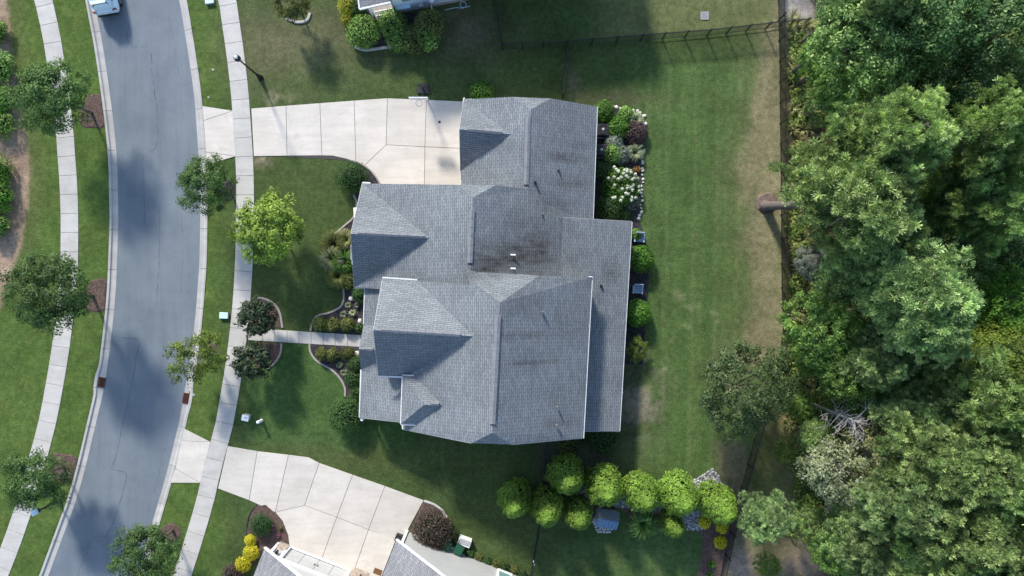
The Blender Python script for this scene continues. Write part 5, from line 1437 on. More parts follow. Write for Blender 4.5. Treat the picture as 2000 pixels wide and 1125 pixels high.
# the leaning pine: its foot stands in the mulch ring inside the fence, its crown hangs over the fence
w0, w1 = P(1494, 403), P(1692, 396, 12.8)
mb = MB(); top = Vector((w1.x - w0.x, w1.y - w0.y, 13.5))
mb.tube([(0, 0, -.1), (0, 0, .3), tuple(top * .35), tuple(top * .7), tuple(top)], [.62, .36, .27, .19, .06], 10)
rng = np.random.RandomState(9)
for k in range(26):
    s = top * rng.uniform(.62, .98); a = k * 2.4; l_ = rng.uniform(1.2, 3.2)
    mb.tube([s, s + Vector((math.cos(a) * l_ * .5, math.sin(a) * l_ * .5, .3)), s + Vector((math.cos(a) * l_, math.sin(a) * l_, .8))], [.07, .045, .015], 5, cap=False)
o = empty('pine_tree', (w0.x, w0.y, 0)); tag(o, PINES[0][6], 'pine', WG); link('trunk', mb.mesh('trunk', M['bark_pine'], True), o)
c = link('crown', PROTO['pine0'][0], o); c.location = (top.x, top.y, 0); c.scale = (1.06, 1.06, 1.02)

# ------------------------------------------------------------------ undergrowth (nobody could count it)
rng = np.random.RandomState(17)
def in_wood(n, x0, x1, y0, y1):
    x = rng.uniform(x0, x1, n); y = rng.uniform(y0, y1, n)
    xf = np.interp(y, [0, 690, 700, 860, 950, 1060, 1125, 1250], [1534, 1542, 1538, 1488, 1466, 1440, 1424, 1395])
    return x, y, xf
N = 2300
x, y, xf = in_wood(N, 1540, 2090, -40, 1170)
dens = fbm(x, y, 70, 44)
clear = np.exp(-((x - 1555) / 40) ** 2 - ((y - 15) / 60) ** 2) + np.exp(-((x - 1565) / 75) ** 2 - ((y - 1105) / 60) ** 2) + np.exp(-((x - 1592) / 26) ** 2 - ((y - 270) / 70) ** 2) + np.exp(-((x - 1540) / 26) ** 2 - ((y - 940) / 80) ** 2) * .25 + np.exp(-((x - 1440) / 40) ** 2 - ((y - 1110) / 60) ** 2)
ok = (x > xf + 6) & (rng.rand(N) > clear * 1.1) & (dens > .30)
x, y = x[ok], y[ok]
pc, pn, ps = [], [], []
for a, b in zip(x, y):
    r_ = rng.uniform(.35, .9); h_ = rng.uniform(.4, 1.6) if a < 1640 else rng.uniform(.6, 3.2); n = int(80 * r_ + 35)
    d = unit(rng.normal(size=(n, 3))); d[:, 2] = np.abs(d[:, 2])
    w = P(a, b); pc.append(np.array([w.x, w.y, 0]) + d * np.array([r_, r_, h_]) * rng.uniform(.5, 1, (n, 1))); pn.append(d + np.array([0, 0, .6]) + rng.normal(size=(n, 3)) * .4); ps.append(.21 * rng.uniform(.6, 1.3, n))
me = leaves('undergrowth', np.concatenate(pc), np.concatenate(pn), np.concatenate(ps), L['undergrowth'], rng, .5)
tag(link('undergrowth', me), 'tangled green undergrowth on the floor of the wood', 'undergrowth', kind='stuff')
# tall straw-coloured grass along the outside of the fence
vv, qq, off = [], [], 0
x, y, xf = in_wood(520, 1530, 1640, 30, 1120)
keep = (x > xf + 4) & (x < xf + 62) & (rng.rand(520) < np.where(y < 620, .9, .75))
for a, b in zip(x[keep], y[keep]):
    m_ = tuft('t', a, b, rng.uniform(.35, .75), rng.uniform(.4, .9), 'drygrass', None, n=22, w=.055, seed=int(rng.randint(1e6)))
    k = np.empty(len(m_.vertices) * 3, np.float32); m_.vertices.foreach_get('co', k); k = k.reshape(-1, 3)
    l_ = np.empty(len(m_.loops), np.int32); m_.loops.foreach_get('vertex_index', l_)
    w = P(a, b); vv.append(k + np.array([w.x, w.y, 0])); qq.append(l_.reshape(-1, 4) + off); off += len(k); bpy.data.meshes.remove(m_)
me = bpy.data.meshes.new('wild_grass'); fill_mesh(me, np.concatenate(vv), np.concatenate(qq)); me.materials.append(L['drygrass'])
tag(link('wild_grass', me), 'tall yellow wild grass along the outside of the back fence', 'wild grass', kind='stuff')
# ------------------------------------------------------------------ fences
def fence(pts, label, step=45.0, h=1.32, group='black metal fences', gate=None):
    c = []
    for a, b in zip(pts[:-1], pts[1:]):
        n = max(1, int(round(math.hypot(b[0] - a[0], b[1] - a[1]) / step)))
        for k in range(n): c.append((a[0] + (b[0] - a[0]) * k / n, a[1] + (b[1] - a[1]) * k / n))
    c.append(pts[-1])
    root = empty('metal_fence', P(*c[0])); tag(root, label, 'fence', group)
    post_m = None
    for q in c:
        p = P(*q) - root.location
        if post_m is None:
            mb = MB(); mb.box((0, 0, h / 2 + .02), (.075, .075, h + .1)); mb.box((0, 0, h + .09), (.10, .10, .05)); post_m = mb.mesh('post', M['black_metal'])
        o = link('post', post_m, root); o.location = p
    for a, b in zip(c[:-1], c[1:]):
        A, B = P(*a), P(*b); d = B - A; ln = d.length; rz = math.atan2(d.y, d.x); mid = (A + B) / 2
        for z in (.15, h - .18, h - .02):
            mb = MB(); mb.box(mid + Vector((0, 0, z)), (ln - .07, .032, .032), rz); mb.build('rail', M['black_metal'], root)
        n = max(2, int(ln / .115)); mb = MB()
        for k in range(1, n):
            p = A.lerp(B, k / n); mb.box((p.x, p.y, h / 2), (.02, .02, h - .08), rz)
        o = mb.build('pickets', M['black_metal'], root); o['kind'] = 'stuff'
    return root
fence([(981.5, 97), (1060, 93), (1107, 91)], 'black picket fence across the lawn left of the gate fence', 45)
fence([(1107, 91), (1250, 80), (1380, 70), (1494, 57), (1521, 52)], 'black picket fence between the back lawn and the upper lawn', 45.5)
fence([(964, -45), (967, 0), (981.5, 97)], 'black picket fence beside the upper neighbour house', 45)
fence([(1107, 91), (1103, 140), (1098, 190)], 'short black fence from the garage corner to the upper fence', 48)
fence([(1517, -45), (1519, 0), (1522, 120), (1523.5, 281), (1525, 420), (1526, 562), (1529, 640), (1522, 690), (1508, 740), (1472, 860), (1447, 951), (1425, 1036), (1406, 1125), (1396, 1165)], 'long black picket fence along the wood', 45.5)
fence([(1067, 858), (1062, 940), (1050, 1040), (1036, 1121)], 'black picket fence between the lower lawns', 44)
fence([(1521, 52), (1540, 50), (1570, 47)], 'thin black fence stub running into the wood at the top', 24, 1.1)
mb = MB(); p = P(1042, 1090); mb.box((p.x, p.y - .0, .95), (.05, .32, .16), R(12)); tag(mb.build('gate_sign', M['white_trim']), 'small white plate on the black fence between the lower lawns', 'sign')

# ------------------------------------------------------------------ street lamps
def lamp_round(px, py, h, label):
    p = P(px, py); root = empty('street_lamp', p); tag(root, label, 'street lamp', 'street lamps')
    mb = MB(); mb.lathe(p, [(.22, -.02), (.22, .15), (.14, .3), (.09, .9), (.075, 1.0)], 12); mb.build('base', M['black_metal'], root, True)
    mb = MB(); mb.tube([p + Vector((0, 0, .9)), p + Vector((0, 0, h))], [.07, .055], 10); mb.build('pole', M['black_metal'], root, True)
    mb = MB(); mb.lathe(p + Vector((0, 0, h)), [(.06, 0), (.2, .05), (.23, .2), (.19, .42), (.1, .46)], 16); mb.build('lantern', M['black_metal'], root, True)
    mb = MB(); mb.lathe(p + Vector((0, 0, h + .45)), [(.13, 0), (.125, .05), (.08, .1), (.02, .12)], 16); mb.build('cap', M['white_trim'], root, True)
lamp_round(509, 152, 4.2, 'black street lamp with round head by the upper sidewalk')
p = P(116, 978); root = empty('street_lamp', p); tag(root, 'black post lamp with pale square top near the lower left tree', 'street lamp', 'street lamps')
mb = MB(); mb.lathe(p, [(.18, -.02), (.18, .2), (.1, .35), (.07, .5)], 12); mb.build('base', M['black_metal'], root, True)
mb = MB(); mb.tube([p + Vector((0, 0, .4)), p + Vector((0, 0, 2.45))], .07, 10); mb.build('pole', M['black_metal'], root, True)
mb = MB(); mb.box(p + Vector((0, 0, 2.55)), (.42, .34, .26), R(25)); mb.build('lantern', M['black_metal'], root)
mb = MB(); mb.box(p + Vector((0, 0, 2.70)), (.50, .40, .05), R(25)); mb.build('cap', M['pale_blue'], root)

# ------------------------------------------------------------------ small things on the lawns
p = P(484.5, 813.5); root = empty('utility_box', p, R(-12)); tag(root, 'pale grey utility box on the lower front lawn', 'utility box')
mb = MB(); mb.box(p + Vector((0, 0, .27)), (.46, .40, .54), R(-12)); mb.build('cabinet', M['grey_plastic'], root)
mb = MB(); mb.box(p + Vector((0, 0, .56)), (.52, .44, .06), R(-12)); mb.build('lid', M['white_trim'], root)
mb = MB(); mb.box(p + Vector((.04, .02, .6)), (.20, .08, .012), R(-12)); mb.build('label_plate', M['grey_plastic'], root)
p = P(512, 820.5); root = empty('marker_post', p); tag(root, 'white bent marker post beside the utility box', 'marker post')
mb = MB(); mb.lathe(p, [(.12, -.02), (.12, .3), (.10, .32)], 12); mb.build('foot', M['white_trim'], root, True)
mb = MB(); mb.tube([p + Vector((0, 0, .25)), p + Vector((0, 0, .75))], .08, 10); mb.build('stem', M['white_trim'], root, True)
mb = MB(); mb.lathe(p + Vector((0, 0, .72)), [(.1, 0), (.125, .04), (.12, .16), (.04, .22)], 14); mb.build('cap', M['white_trim'], root, True)
def pedestal(px, py, label, w=.62, d=.44, rz=0):
    p = P(px, py); root = empty('meter_cover', p); tag(root, label, 'utility cover', 'pale blue utility covers')
    mb = MB(); mb.box(p + Vector((0, 0, .08)), (w, d, .2), R(rz)); mb.build('body', M['grey_plastic'], root)
    mb = MB(); mb.prism([tuple((p + Matrix.Rotation(R(rz), 3, 'Z') @ Vector((a, b, 0))).xy) for a, b in ((-w / 2 - .02, -d / 2), (-w / 2 + .08, -d / 2 - .02), (w / 2 - .05, -d / 2 - .02), (w / 2 + .02, -d / 2 + .04), (w / 2 + .02, d / 2), (-w / 2, d / 2 + .02))], .18, .24, .02); mb.build('lid', M['pale_blue'], root)
pedestal(439, 616, 'pale blue utility cover on the verge by the right sidewalk', rz=-2)
pedestal(411, 3, 'pale blue utility cover at the top edge of the verge', rz=8)
def lid(px, py, r_, label, mat='grey_plastic'):
    p = P(px, py); mb = MB(); mb.lathe(p, [(r_, -.01), (r_, .015), (r_ * .8, .02), (r_ * .2, .022)], 12); tag(mb.build('valve_cover', M[mat]), label, 'valve cover', 'small valve covers')
lid(416, 136, .08, 'small white valve cover on the upper verge'); lid(407, 190, .07, 'small pale valve cover beside the driveway apron')
lid(378, 771, .10, 'small white cap beside the right storm drain'); lid(172, 216, .1, 'white trunk tag at the uppermost left street tree')
# lawn drain
p = P(1376, 31); root = empty('lawn_drain', p); tag(root, 'pale square drain grate in the upper lawn', 'drain')
mb = MB()
for s in (-1, 1):
    mb.box(p + Vector((s * .27, 0, .03)), (.05, .58, .06)); mb.box(p + Vector((0, s * .27, .03)), (.49, .05, .056))
mb.build('frame', M['grey_plastic'], root)
mb = MB(); mb.box(p + Vector((0, 0, -.01)), (.5, .5, .02)); mb.build('pit', M['dark_plastic'], root)
for k in range(6):
    mb = MB(); mb.box(p + Vector((-.2 + k * .08, 0, .03)), (.045, .49, .05)); mb.build('bar', M['grey_plastic'], root)

# basketball hoop on the drive edge
p = P(828, 186); root = empty('basketball_hoop', p); tag(root, 'portable basketball hoop with white backboard at the driveway edge', 'basketball hoop')
mb = MB(); mb.prism([(p.x - .5, p.y + .1), (p.x + .5, p.y + .1), (p.x + .35, p.y + .85), (p.x - .35, p.y + .85)], 0, .16, .03); mb.build('base', M['dark_plastic'], root)
mb = MB(); mb.tube([p + Vector((0, .4, .15)), p + Vector((0, .1, 1.6)), p + Vector((0, .05, 2.7))], .06, 8); mb.build('pole', M['black_metal'], root, True)
for s in (-1, 1):
    mb = MB(); mb.tube([p + Vector((s * .25, .6, .15)), p + Vector((s * .03, .2, 1.3))], .025, 6); mb.build('brace', M['black_metal'], root)
    mb = MB(); mb.tube([p + Vector((s * .06, .08, 2.5)), p + Vector((s * .3, -1.0, 2.95))], .025, 6); mb.build('arm', M['black_metal'], root)
mb = MB(); mb.box(p + Vector((0, -1.05, 2.95)), (1.34, .05, .62)); mb.build('backboard', M['white_trim'], root)
mb = MB(); n = 20
mb.tube([p + Vector((.23 * math.cos(k * 2 * math.pi / n), -1.33 + .23 * math.sin(k * 2 * math.pi / n), 2.75)) for k in range(n + 1)], .012, 5); mb.build('rim', M['rust'], root)
mb = MB()
for k in range(10):
    a = k * 2 * math.pi / 10; mb.tube([p + Vector((.22 * math.cos(a), -1.33 + .22 * math.sin(a), 2.74)), p + Vector((.13 * math.cos(a + .3), -1.33 + .13 * math.sin(a + .3), 2.35))], .008, 4)
mb.build('net', M['white_trim'], root)
mb = MB(); p = P(858.5, 238.5); mb.lathe(p + Vector((0, 0, .03)), [(.09, 0), (.1, .03), (.06, .05)], 12); tag(mb.build('drain_cap', M['dark_plastic']), 'dark round cap set in the driveway near the garage', 'drain cap')

# air conditioners
for (x, y, lb) in ((1175, 258, 'black air conditioner with fan beside the garage wall, upper one'), (1172, 297, 'black air conditioner beside the garage wall, lower one')):
    p = P(x, y); root = empty('air_conditioner', p, R(-3)); tag(root, lb, 'air conditioner', 'air conditioners behind the garage')
    mb = MB(); mb.box(p + Vector((0, 0, .05)), (1.0, 1.0, .1), R(-3)); mb.build('pad', M['edging'], root)
    mb = MB(); mb.box(p + Vector((0, 0, .5)), (.82, .82, .82), R(-3)); mb.build('cabinet', M['dark_plastic'], root)
    mb = MB(); n = 20
    mb.tube([p + Vector((.33 * math.cos(k * 2 * math.pi / n), .33 * math.sin(k * 2 * math.pi / n), .93)) for k in range(n + 1)], .03, 6); mb.build('fan_ring', M['dark_plastic'], root)
    mb = MB(); mb.lathe(p + Vector((0, 0, .92)), [(.1, 0), (.1, .04), (.05, .06)], 12); mb.build('fan_hub', M['grey_plastic'], root)
    for k in range(4):
        mb = MB(); mb.box(p + Vector((.17 * math.cos(k * 1.57), .17 * math.sin(k * 1.57), .925)), (.24, .1, .02), k * 1.57); mb.build('blade', M['dark_plastic'], root)
# garden chairs
for (x, y, lb) in ((1246, 466, 'blue garden chair by the small shrub behind the house'), (1243, 566, 'blue garden chair between the round bushes behind the house')):
    p = P(x, y); root = empty('garden_chair', p, R(-3)); tag(root, lb, 'chair', 'blue garden chairs')
    mr_ = Matrix.Rotation(R(-3), 3, 'Z')
    def bx(nm, c_, s_, rx=0): mb = MB(); mb.box(p + mr_ @ Vector(c_), s_, rot=mr_ @ Matrix.Rotation(rx, 3, 'X')); mb.build(nm, M['chair_blue'], root)
    for k in range(4): bx('seat_slat', (0, -.2 + k * .13, .42), (.62, .11, .03))
    for k in range(5): bx('back_slat', (-.24 + k * .12, .34, .72), (.10, .03, .62), R(-14))
    bx('back_rail', (0, .40, .98), (.66, .05, .08))
    for s in (-1, 1):
        bx('armrest', (s * .34, 0, .62), (.09, .6, .03))
        for q in (-.24, .26): bx('leg', (s * .32, q, .3), (.05, .07, .6))

# playhouse shed on its round stone patio
PX = [(1156, 1003), (1157, 1020), (1160, 1030), (1168, 1038), (1178, 1043), (1188, 1042), (1196, 1037), (1203, 1027), (1204, 1012), (1200, 1000)]
pat = bed_poly('patio', pxy(PX), .016, M['joint'], 'small round stone patio in front of the shed', 'patio')
rng = np.random.RandomState(4)
for i in range(9):
    for j in range(9):
        cx, cy = 1158 + i * 5.4 + (2.7 if j % 2 else 0) + rng.normal() * .5, 1000 + j * 4.8 + rng.normal() * .4
        if math.hypot(cx - 1180, (cy - 1019)) > 22.5: continue
        pts = [(cx + 2.9 * math.cos(b_) * rng.uniform(.8, 1.1), cy + 2.6 * math.sin(b_) * rng.uniform(.8, 1.1)) for b_ in np.linspace(.5, 2 * math.pi + .5, 6, endpoint=False)]
        mb = MB(); mb.prism(pxy(pts), 0, .05 + rng.rand() * .012, .01); mb.build('paver', M['walk'], pat)
sp = P(1182, 1005); root = empty('garden_shed', sp, R(-10)); tag(root, 'little blue roofed garden shed among the clipped evergreens', 'shed')
ms = Matrix.Rotation(R(-10), 3, 'Z')
def sh(v): return sp + ms @ Vector(v)
mb = MB(); mb.box(sh((0, 0, .55)), (1.42, 1.0, 1.1), rot=ms); mb.build('wall', M['siding_grey'], root)
def roofslab(nm, a, b, c_, d_, mat):
    mb = MB(); pts = [sh(q) for q in (a, b, c_, d_)]; n = (pts[1] - pts[0]).cross(pts[3] - pts[0]).normalized() * .05
    if n.z < 0: n = -n
    mb.v = [tuple(q) for q in pts] + [tuple(q + n) for q in pts]; mb.f = [[0, 1, 2, 3], [7, 6, 5, 4], [0, 4, 5, 1], [1, 5, 6, 2], [2, 6, 7, 3], [3, 7, 4, 0]]; return mb.build(nm, mat, root)
M['blue_roof'] = vary('blue_painted_roof', (.075, .15, .26), (.11, .20, .33), 4.0, .55)
M['grey_roof'] = vary('shed_grey_board', (.13, .15, .165), (.18, .20, .21), 4.0, .7)
roofslab('roof_panel', (-.8, -.62, 1.08), (.8, -.62, 1.08), (.8, .12, 1.52), (-.8, .12, 1.52), M['blue_roof'])
roofslab('roof_panel', (-.8, .12, 1.525), (.8, .12, 1.525), (.8, .68, 1.05), (-.8, .68, 1.05), M['grey_roof'])
for k in range(6):
    x_ = -.66 + k * .265
    roofslab('batten', (x_, -.62, 1.135), (x_ + .03, -.62, 1.135), (x_ + .03, .1, 1.565), (x_, .1, 1.565), M['blue_roof'])
mb = MB(); mb.box(sh((-.1, -.52, .45)), (.5, .05, .9), rot=ms); mb.build('door', M['white_trim'], root)

# rocks: river stones of the dry creek, white edging stones, boulders
def rock_mesh(seed, flat=.6):
    rng = np.random.RandomState(seed); g = (1 + 5 ** .5) / 2
    v = np.array([(-1, g, 0), (1, g, 0), (-1, -g, 0), (1, -g, 0), (0, -1, g), (0, 1, g), (0, -1, -g), (0, 1, -g), (g, 0, -1), (g, 0, 1), (-g, 0, -1), (-g, 0, 1)]) / 1.902
    v = v * rng.uniform(.75, 1.2, (12, 1)) * np.array([1, rng.uniform(.65, .95), flat])
    f = [(0, 11, 5), (0, 5, 1), (0, 1, 7), (0, 7, 10), (0, 10, 11), (1, 5, 9), (5, 11, 4), (11, 10, 2), (10, 7, 6), (7, 1, 8), (3, 9, 4), (3, 4, 2), (3, 2, 6), (3, 6, 8), (3, 8, 9), (4, 9, 5), (2, 4, 11), (6, 2, 10), (8, 6, 7), (9, 8, 1)]
    return v, np.array(f)
M['river'] = vary('river_stone', (.12, .13, .15), (.42, .43, .44), 5.5, .7, .35)
RM = []
for i in range(4):
    v, f = rock_mesh(i); me = bpy.data.meshes.new('stone'); fill_mesh(me, v, f); me.materials.append(M['white_stone']); me.polygons.foreach_set('use_smooth', np.ones(len(f), bool)); RM.append(me)
rng = np.random.RandomState(12)
border = empty('stone_border', P(1255, 320)); tag(border, 'row of white edging stones along the rear flower bed', 'stone border')
bc = resample(catmull([(1196, 210), (1208, 211), (1224, 214), (1240, 216), (1250, 219), (1257, 228), (1258, 244)], 4), 8.0)
bc2 = resample(catmull([(1256.5, 285), (1256, 318), (1254.5, 350), (1254, 376), (1252, 404), (1249, 428)], 4), 7.0)
for (x, y) in list(bc) + list(bc2):
    o = link('stone', RM[rng.randint(4)], border); w = P(x + rng.normal() * 1.2, y + rng.normal()); o.location = w - border.location + Vector((0, 0, .05)); s = rng.uniform(.10, .20) * (1.25 if y < 250 else .85); o.scale = (s, s, s * .8); o.rotation_euler = (0, 0, rng.uniform(0, 6))
for (x, y, s, lb) in ((703, 628, .26, 'white boulder beside the porch above the path'), (705, 637, .2, 'flat pale boulder beside the porch just above the path'), (697, 692, .34, 'long white boulder beside the porch below the path'), (686, 583, .3, 'tan boulder at the top of the front bed')):
    w = P(x, y, .15); o = link('boulder', RM[int(x) % 4]); o.location = (w.x, w.y, .12); o.scale = (s * .8, s * 1.2, s); tag(o, lb, 'boulder', 'boulders in the front bed')
def in_poly(x, y, poly):
    c = np.zeros(len(x), bool); j = len(poly) - 1
    for i in range(len(poly)):
        xi, yi = poly[i]; xj, yj = poly[j]
        c ^= ((yi > y) != (yj > y)) & (x < (xj - xi) * (y - yi) / (yj - yi + 1e-9) + xi); j = i
    return c
creek = [(1392, 914), (1402, 928), (1412, 946), (1395, 955), (1385, 990), (1378, 1010), (1370, 1034), (1342, 1034), (1330, 1018), (1290, 1002), (1250, 1000), (1222, 990), (1190, 986), (1150, 972), (1128, 958), (1140, 944), (1200, 962), (1260, 972), (1300, 985), (1340, 985), (1352, 960), (1348, 940), (1370, 928)]
x = rng.uniform(1125, 1415, 15000); y = rng.uniform(910, 1040, 15000); ok = in_poly(x, y, creek); x, y = x[ok][:3400], y[ok][:3400]
vv, ff, off = [], [], 0
RK = [rock_mesh(20 + i, .55) for i in range(6)]
for i, (a, b) in enumerate(zip(x, y)):
    v, f = RK[i % 6]; s = rng.uniform(.045, .12); an = rng.uniform(0, 6.28); c_, s_ = math.cos(an), math.sin(an)
    q = v * s; q = np.stack([q[:, 0] * c_ - q[:, 1] * s_, q[:, 0] * s_ + q[:, 1] * c_, q[:, 2]], 1); w = P(a, b)
    vv.append(q + np.array([w.x, w.y, .06 + rng.rand() * .05])); ff.append(f + off); off += 12
me = bpy.data.meshes.new('river_stones'); fill_mesh(me, np.concatenate(vv), np.concatenate(ff))
t = NT('river_stone_mix'); g_ = t.n('ShaderNodeNewGeometry'); c_ = t.mix(g_.outputs['Random Per Island'], (.06, .065, .075), (.46, .46, .45)); me.materials.append(t.done(c_, .7, .3))
tag(link('river_stones', me), 'bed of grey river stones winding under the clipped evergreens', 'river stones', kind='stuff')

# ------------------------------------------------------------------ bins and boxes by the lower house
def wheelie(px, py, rz, label):
    p = P(px, py); root = empty('wheeled_bin', p, R(rz)); tag(root, label, 'bin', 'green wheeled bins')
    m_ = Matrix.Rotation(R(rz), 3, 'Z'); q = lambda v: p + m_ @ Vector(v)
    mb = MB(); lo = [(-.24, -.24), (.24, -.24), (.24, .22), (-.24, .22)]; hi = [(-.29, -.32), (.29, -.32), (.29, .30), (-.29, .30)]
    mb.v = [tuple(q((a, b, .06))) for a, b in lo] + [tuple(q((a, b, 1.0))) for a, b in hi]
    mb.f = [[3, 2, 1, 0], [4, 5, 6, 7]] + [[k, (k + 1) % 4, 4 + (k + 1) % 4, 4 + k] for k in range(4)]; mb.build('body', M['bin_green'], root)
    mb = MB(); mb.box(q((0, -.01, 1.04)), (.64, .70, .06), rot=m_); mb.box(q((0, -.03, 1.08)), (.50, .54, .03), rot=m_); mb.build('lid', M['bin_green'], root)
    mb = MB(); mb.tube([q((-.25, .37, 1.02)), q((.25, .37, 1.02))], .025, 8); mb.build('handle', M['dark_plastic'], root)
    for s in (-1, 1):
        mb = MB(); mb.tube([q((s * .24, .24, .11)), q((s * .31, .24, .11))], .11, 14); mb.build('wheel', M['tyre'], root)
wheelie(875, 1056, -28, 'green wheeled bin under the edge of the maroon shrub')
wheelie(898, 1064, -28, 'green wheeled bin beside the white framed box')
p = P(908, 1054); root = empty('cold_frame', p, R(-20)); tag(root, 'low white framed box with grey top beside the bins', 'box')
m_ = Matrix.Rotation(R(-20), 3, 'Z')
mb = MB(); mb.box(p + Vector((0, 0, .30)), (.95, .55, .6), rot=m_); mb.build('body', M['white_trim'], root)
mb = MB(); mb.box(p + m_ @ Vector((0, .03, 0)) + Vector((0, 0, .615)), (.84, .40, .03), rot=m_); mb.build('top', M['grey_plastic'], root)
for k in range(3):
    p = P(884 + k * 5.6, 1069 + k * 2.3); mb = MB(); mb.box(p + Vector((0, 0, .14)), (.2, .2, .28), R(-20)); mb.box(p + Vector((0, 0, .30)), (.16, .12, .03), R(-20))
    tag(mb.build('plastic_crate', M['pale_blue']), ('left', 'middle', 'right')[k] + ' of three small pale blue boxes at the foot of the bins', 'box', 'pale blue boxes by the bins')
p = P(780, 1048); root = empty('planter_box', p, R(-22)); tag(root, 'dark square planter standing on the lower driveway by the wall', 'planter')
m_ = Matrix.Rotation(R(-22), 3, 'Z')
mb = MB()
for s in (-1, 1): mb.box(p + m_ @ Vector((s * .23, 0, .22)), (.05, .5, .44), rot=m_); mb.box(p + m_ @ Vector((0, s * .225, .22)), (.41, .05, .436), rot=m_)
mb.build('side', M['dark_plastic'], root)
mb = MB(); mb.box(p + Vector((0, 0, .2)), (.42, .4, .36), rot=m_); mb.build('soil', M['mulch_dark'], root)
# hedge strip along the lower house wall
for k in range(7):
    x_, y_ = 918 + k * 17, 1083 + k * 6.6
    dome('low_hedge', x_, y_, .42, .5, ('shrub', 'olive')[k % 2], ('low clipped hedge plant against the lower grey wall, ' + ('nearest the bins', 'second from the bins', 'third from the bins', 'fourth from the bins', 'fifth from the bins', 'second from the bottom edge', 'nearest the bottom edge')[k]), 'hedge', 'hedge plants along the lower wall', n=420, size=.1)
# garden hose on the upper neighbour's bare ground
mb = MB(); pts = [P(*q) + Vector((0, 0, .02)) for q in catmull([(868, 20), (880, 17), (894, 15), (905, 16), (911, 10), (907, 4), (900, 5), (899, 12), (906, 15), (918, 12)], 3)]
mb.tube(pts, .022, 6); tag(mb.build('garden_hose', M['pale_blue'], None, True), 'thin pale garden hose on the bare ground beside the blue house', 'hose')

# ------------------------------------------------------------------ white car at the top left
cp = P(207, -28); root = empty('parked_car', cp, R(10.0)); tag(root, 'white car parked at the left kerb, cut by the top edge', 'car')
mc = Matrix.Rotation(R(10.0), 3, 'Z')
def cw(v): return cp + Vector((0, 0, ROAD_Z)) + mc @ Vector(v)
def loft(rings):
    mb = MB(); n = len(rings[0])
    for r_ in rings: mb.v += [tuple(cw(q)) for q in r_]
    for k in range(len(rings) - 1):
        for j in range(n): mb.f.append([k * n + j, k * n + (j + 1) % n, (k + 1) * n + (j + 1) % n, (k + 1) * n + j])
    mb.f.append(list(range(n))[::-1]); mb.f.append([(len(rings) - 1) * n + j for j in range(n)]); return mb
def ring(y_, hw, z0, z1, e=3.2, n=28, crown=0.0):
    out = []
    for k in range(n):
        a = 2 * math.pi * k / n; c_, s_ = math.cos(a), math.sin(a)
        x_ = hw * math.copysign(abs(c_) ** (2 / e), c_); z_ = (z0 + z1) / 2 + (z1 - z0) / 2 * math.copysign(abs(s_) ** (2 / e), s_)
        out.append((x_, y_, z_))
    return out
loft([ring(-2.36, .72, .42, .86), ring(-2.32, .84, .34, 1.0), ring(-2.15, .93, .28, 1.06), ring(-1.3, .97, .24, 1.08), ring(0, .97, .22, 1.06), ring(1.2, .96, .24, 1.05), ring(1.9, .91, .27, .98), ring(2.25, .80, .32, .88), ring(2.36, .62, .4, .75)]).build('body', M['car_white'], root, True)
loft([ring(-2.22, .66, .98, 1.16, 3), ring(-2.02, .74, .98, 1.44, 3), ring(-1.80, .76, .98, 1.66, 3.4), ring(-1.2, .77, .98, 1.74, 3.4), ring(-.2, .77, .98, 1.75, 3.4), ring(.4, .75, .98, 1.68, 3.2), ring(.9, .72, .98, 1.42, 3), ring(1.35, .66, .97, 1.10, 3)]).build('cabin', M['car_white'], root, True)
def panel(name, pts, mat, th=.02):
    mb = MB(); q = [cw(v) for v in pts]; n = (q[1] - q[0]).cross(q[-1] - q[0]).normalized() * th
    k = len(q); mb.v = [tuple(v + n) for v in q] + [tuple(v - n) for v in q]; mb.f = [list(range(k)), list(range(2 * k - 1, k - 1, -1))] + [[j, k + j, k + (j + 1) % k, (j + 1) % k] for j in range(k)]
    return mb.build(name, mat, root)
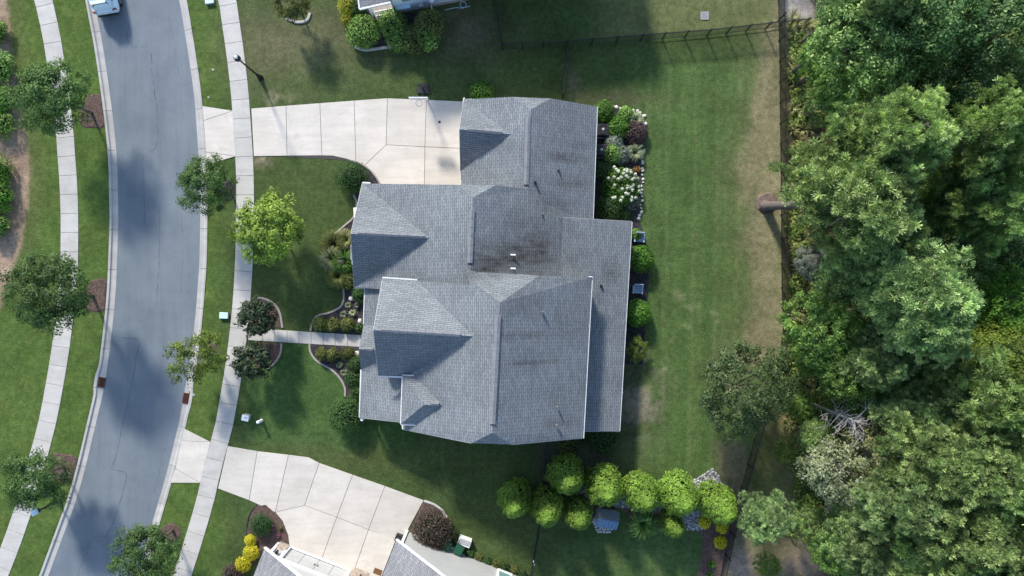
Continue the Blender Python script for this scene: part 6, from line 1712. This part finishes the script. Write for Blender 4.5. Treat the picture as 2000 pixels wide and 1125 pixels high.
panel('rear_window', [(-.58, -2.135, 1.12), (.58, -2.135, 1.12), (.60, -2.03, 1.36), (.50, -1.90, 1.56), (-.50, -1.90, 1.56), (-.60, -2.03, 1.36)], M['glass'], .025)
panel('windscreen', [(-.60, 1.24, 1.16), (.60, 1.24, 1.16), (.55, .62, 1.58), (-.55, .62, 1.58)], M['glass'], .03)
for s in (-1, 1):
    for (y0, y1) in ((-1.72, -.92), (-.84, .0), (.08, .92)):
        panel('side_window', [(s * .775, y0, 1.12), (s * .775, y1, 1.12), (s * .735, y1 - (.25 if y1 > .5 else .02), 1.54), (s * .735, y0 + .06, 1.54)], M['glass'], .022)
    panel('tail_light', [(s * .60, -2.335, .80), (s * .86, -2.27, .80), (s * .87, -2.2, 1.02), (s * .60, -2.30, 1.0)], M['red_lens'], .03)
    panel('headlight', [(s * .5, 2.335, .62), (s * .80, 2.20, .62), (s * .82, 2.12, .8), (s * .5, 2.29, .76)], M['glass'], .02)
    for yy in (-1.45, 1.45):
        mb = MB(); mb.tube([cw((s * .78, yy, .33)), cw((s * .98, yy, .33))], .33, 20); w_ = mb.build('wheel', M['tyre'], root)
        mb = MB(); mb.tube([cw((s * .975, yy, .33)), cw((s * .99, yy, .33))], .21, 14); mb.build('rim', M['rim'], w_)
    mb = MB(); mb.box(cw((s * 1.03, .95, 1.12)), (.2, .12, .14), rot=mc); mb.build('wing_mirror', M['car_white'], root)
    mb = MB(); mb.tube([cw((s * .62, -1.5, 1.76)), cw((s * .64, .2, 1.78))], .02, 6); mb.build('roof_rail', M['grey_plastic'], root)
mb = MB(); mb.box(cw((0, -2.37, .48)), (1.5, .10, .2), rot=mc); mb.build('rear_bumper', M['dark_plastic'], root)
mb = MB(); mb.box(cw((0, -2.385, .78)), (.34, .04, .16), rot=mc); mb.build('number_plate', M['white_trim'], root)
mb = MB(); mb.box(cw((0, -1.92, 1.69)), (1.1, .22, .04), rot=mc); mb.build('spoiler', M['car_white'], root)
mb = MB(); mb.tube([cw((-.05, -2.16, 1.14)), cw((.3, -2.1, 1.24))], .012, 5); mb.build('wiper', M['dark_plastic'], root)
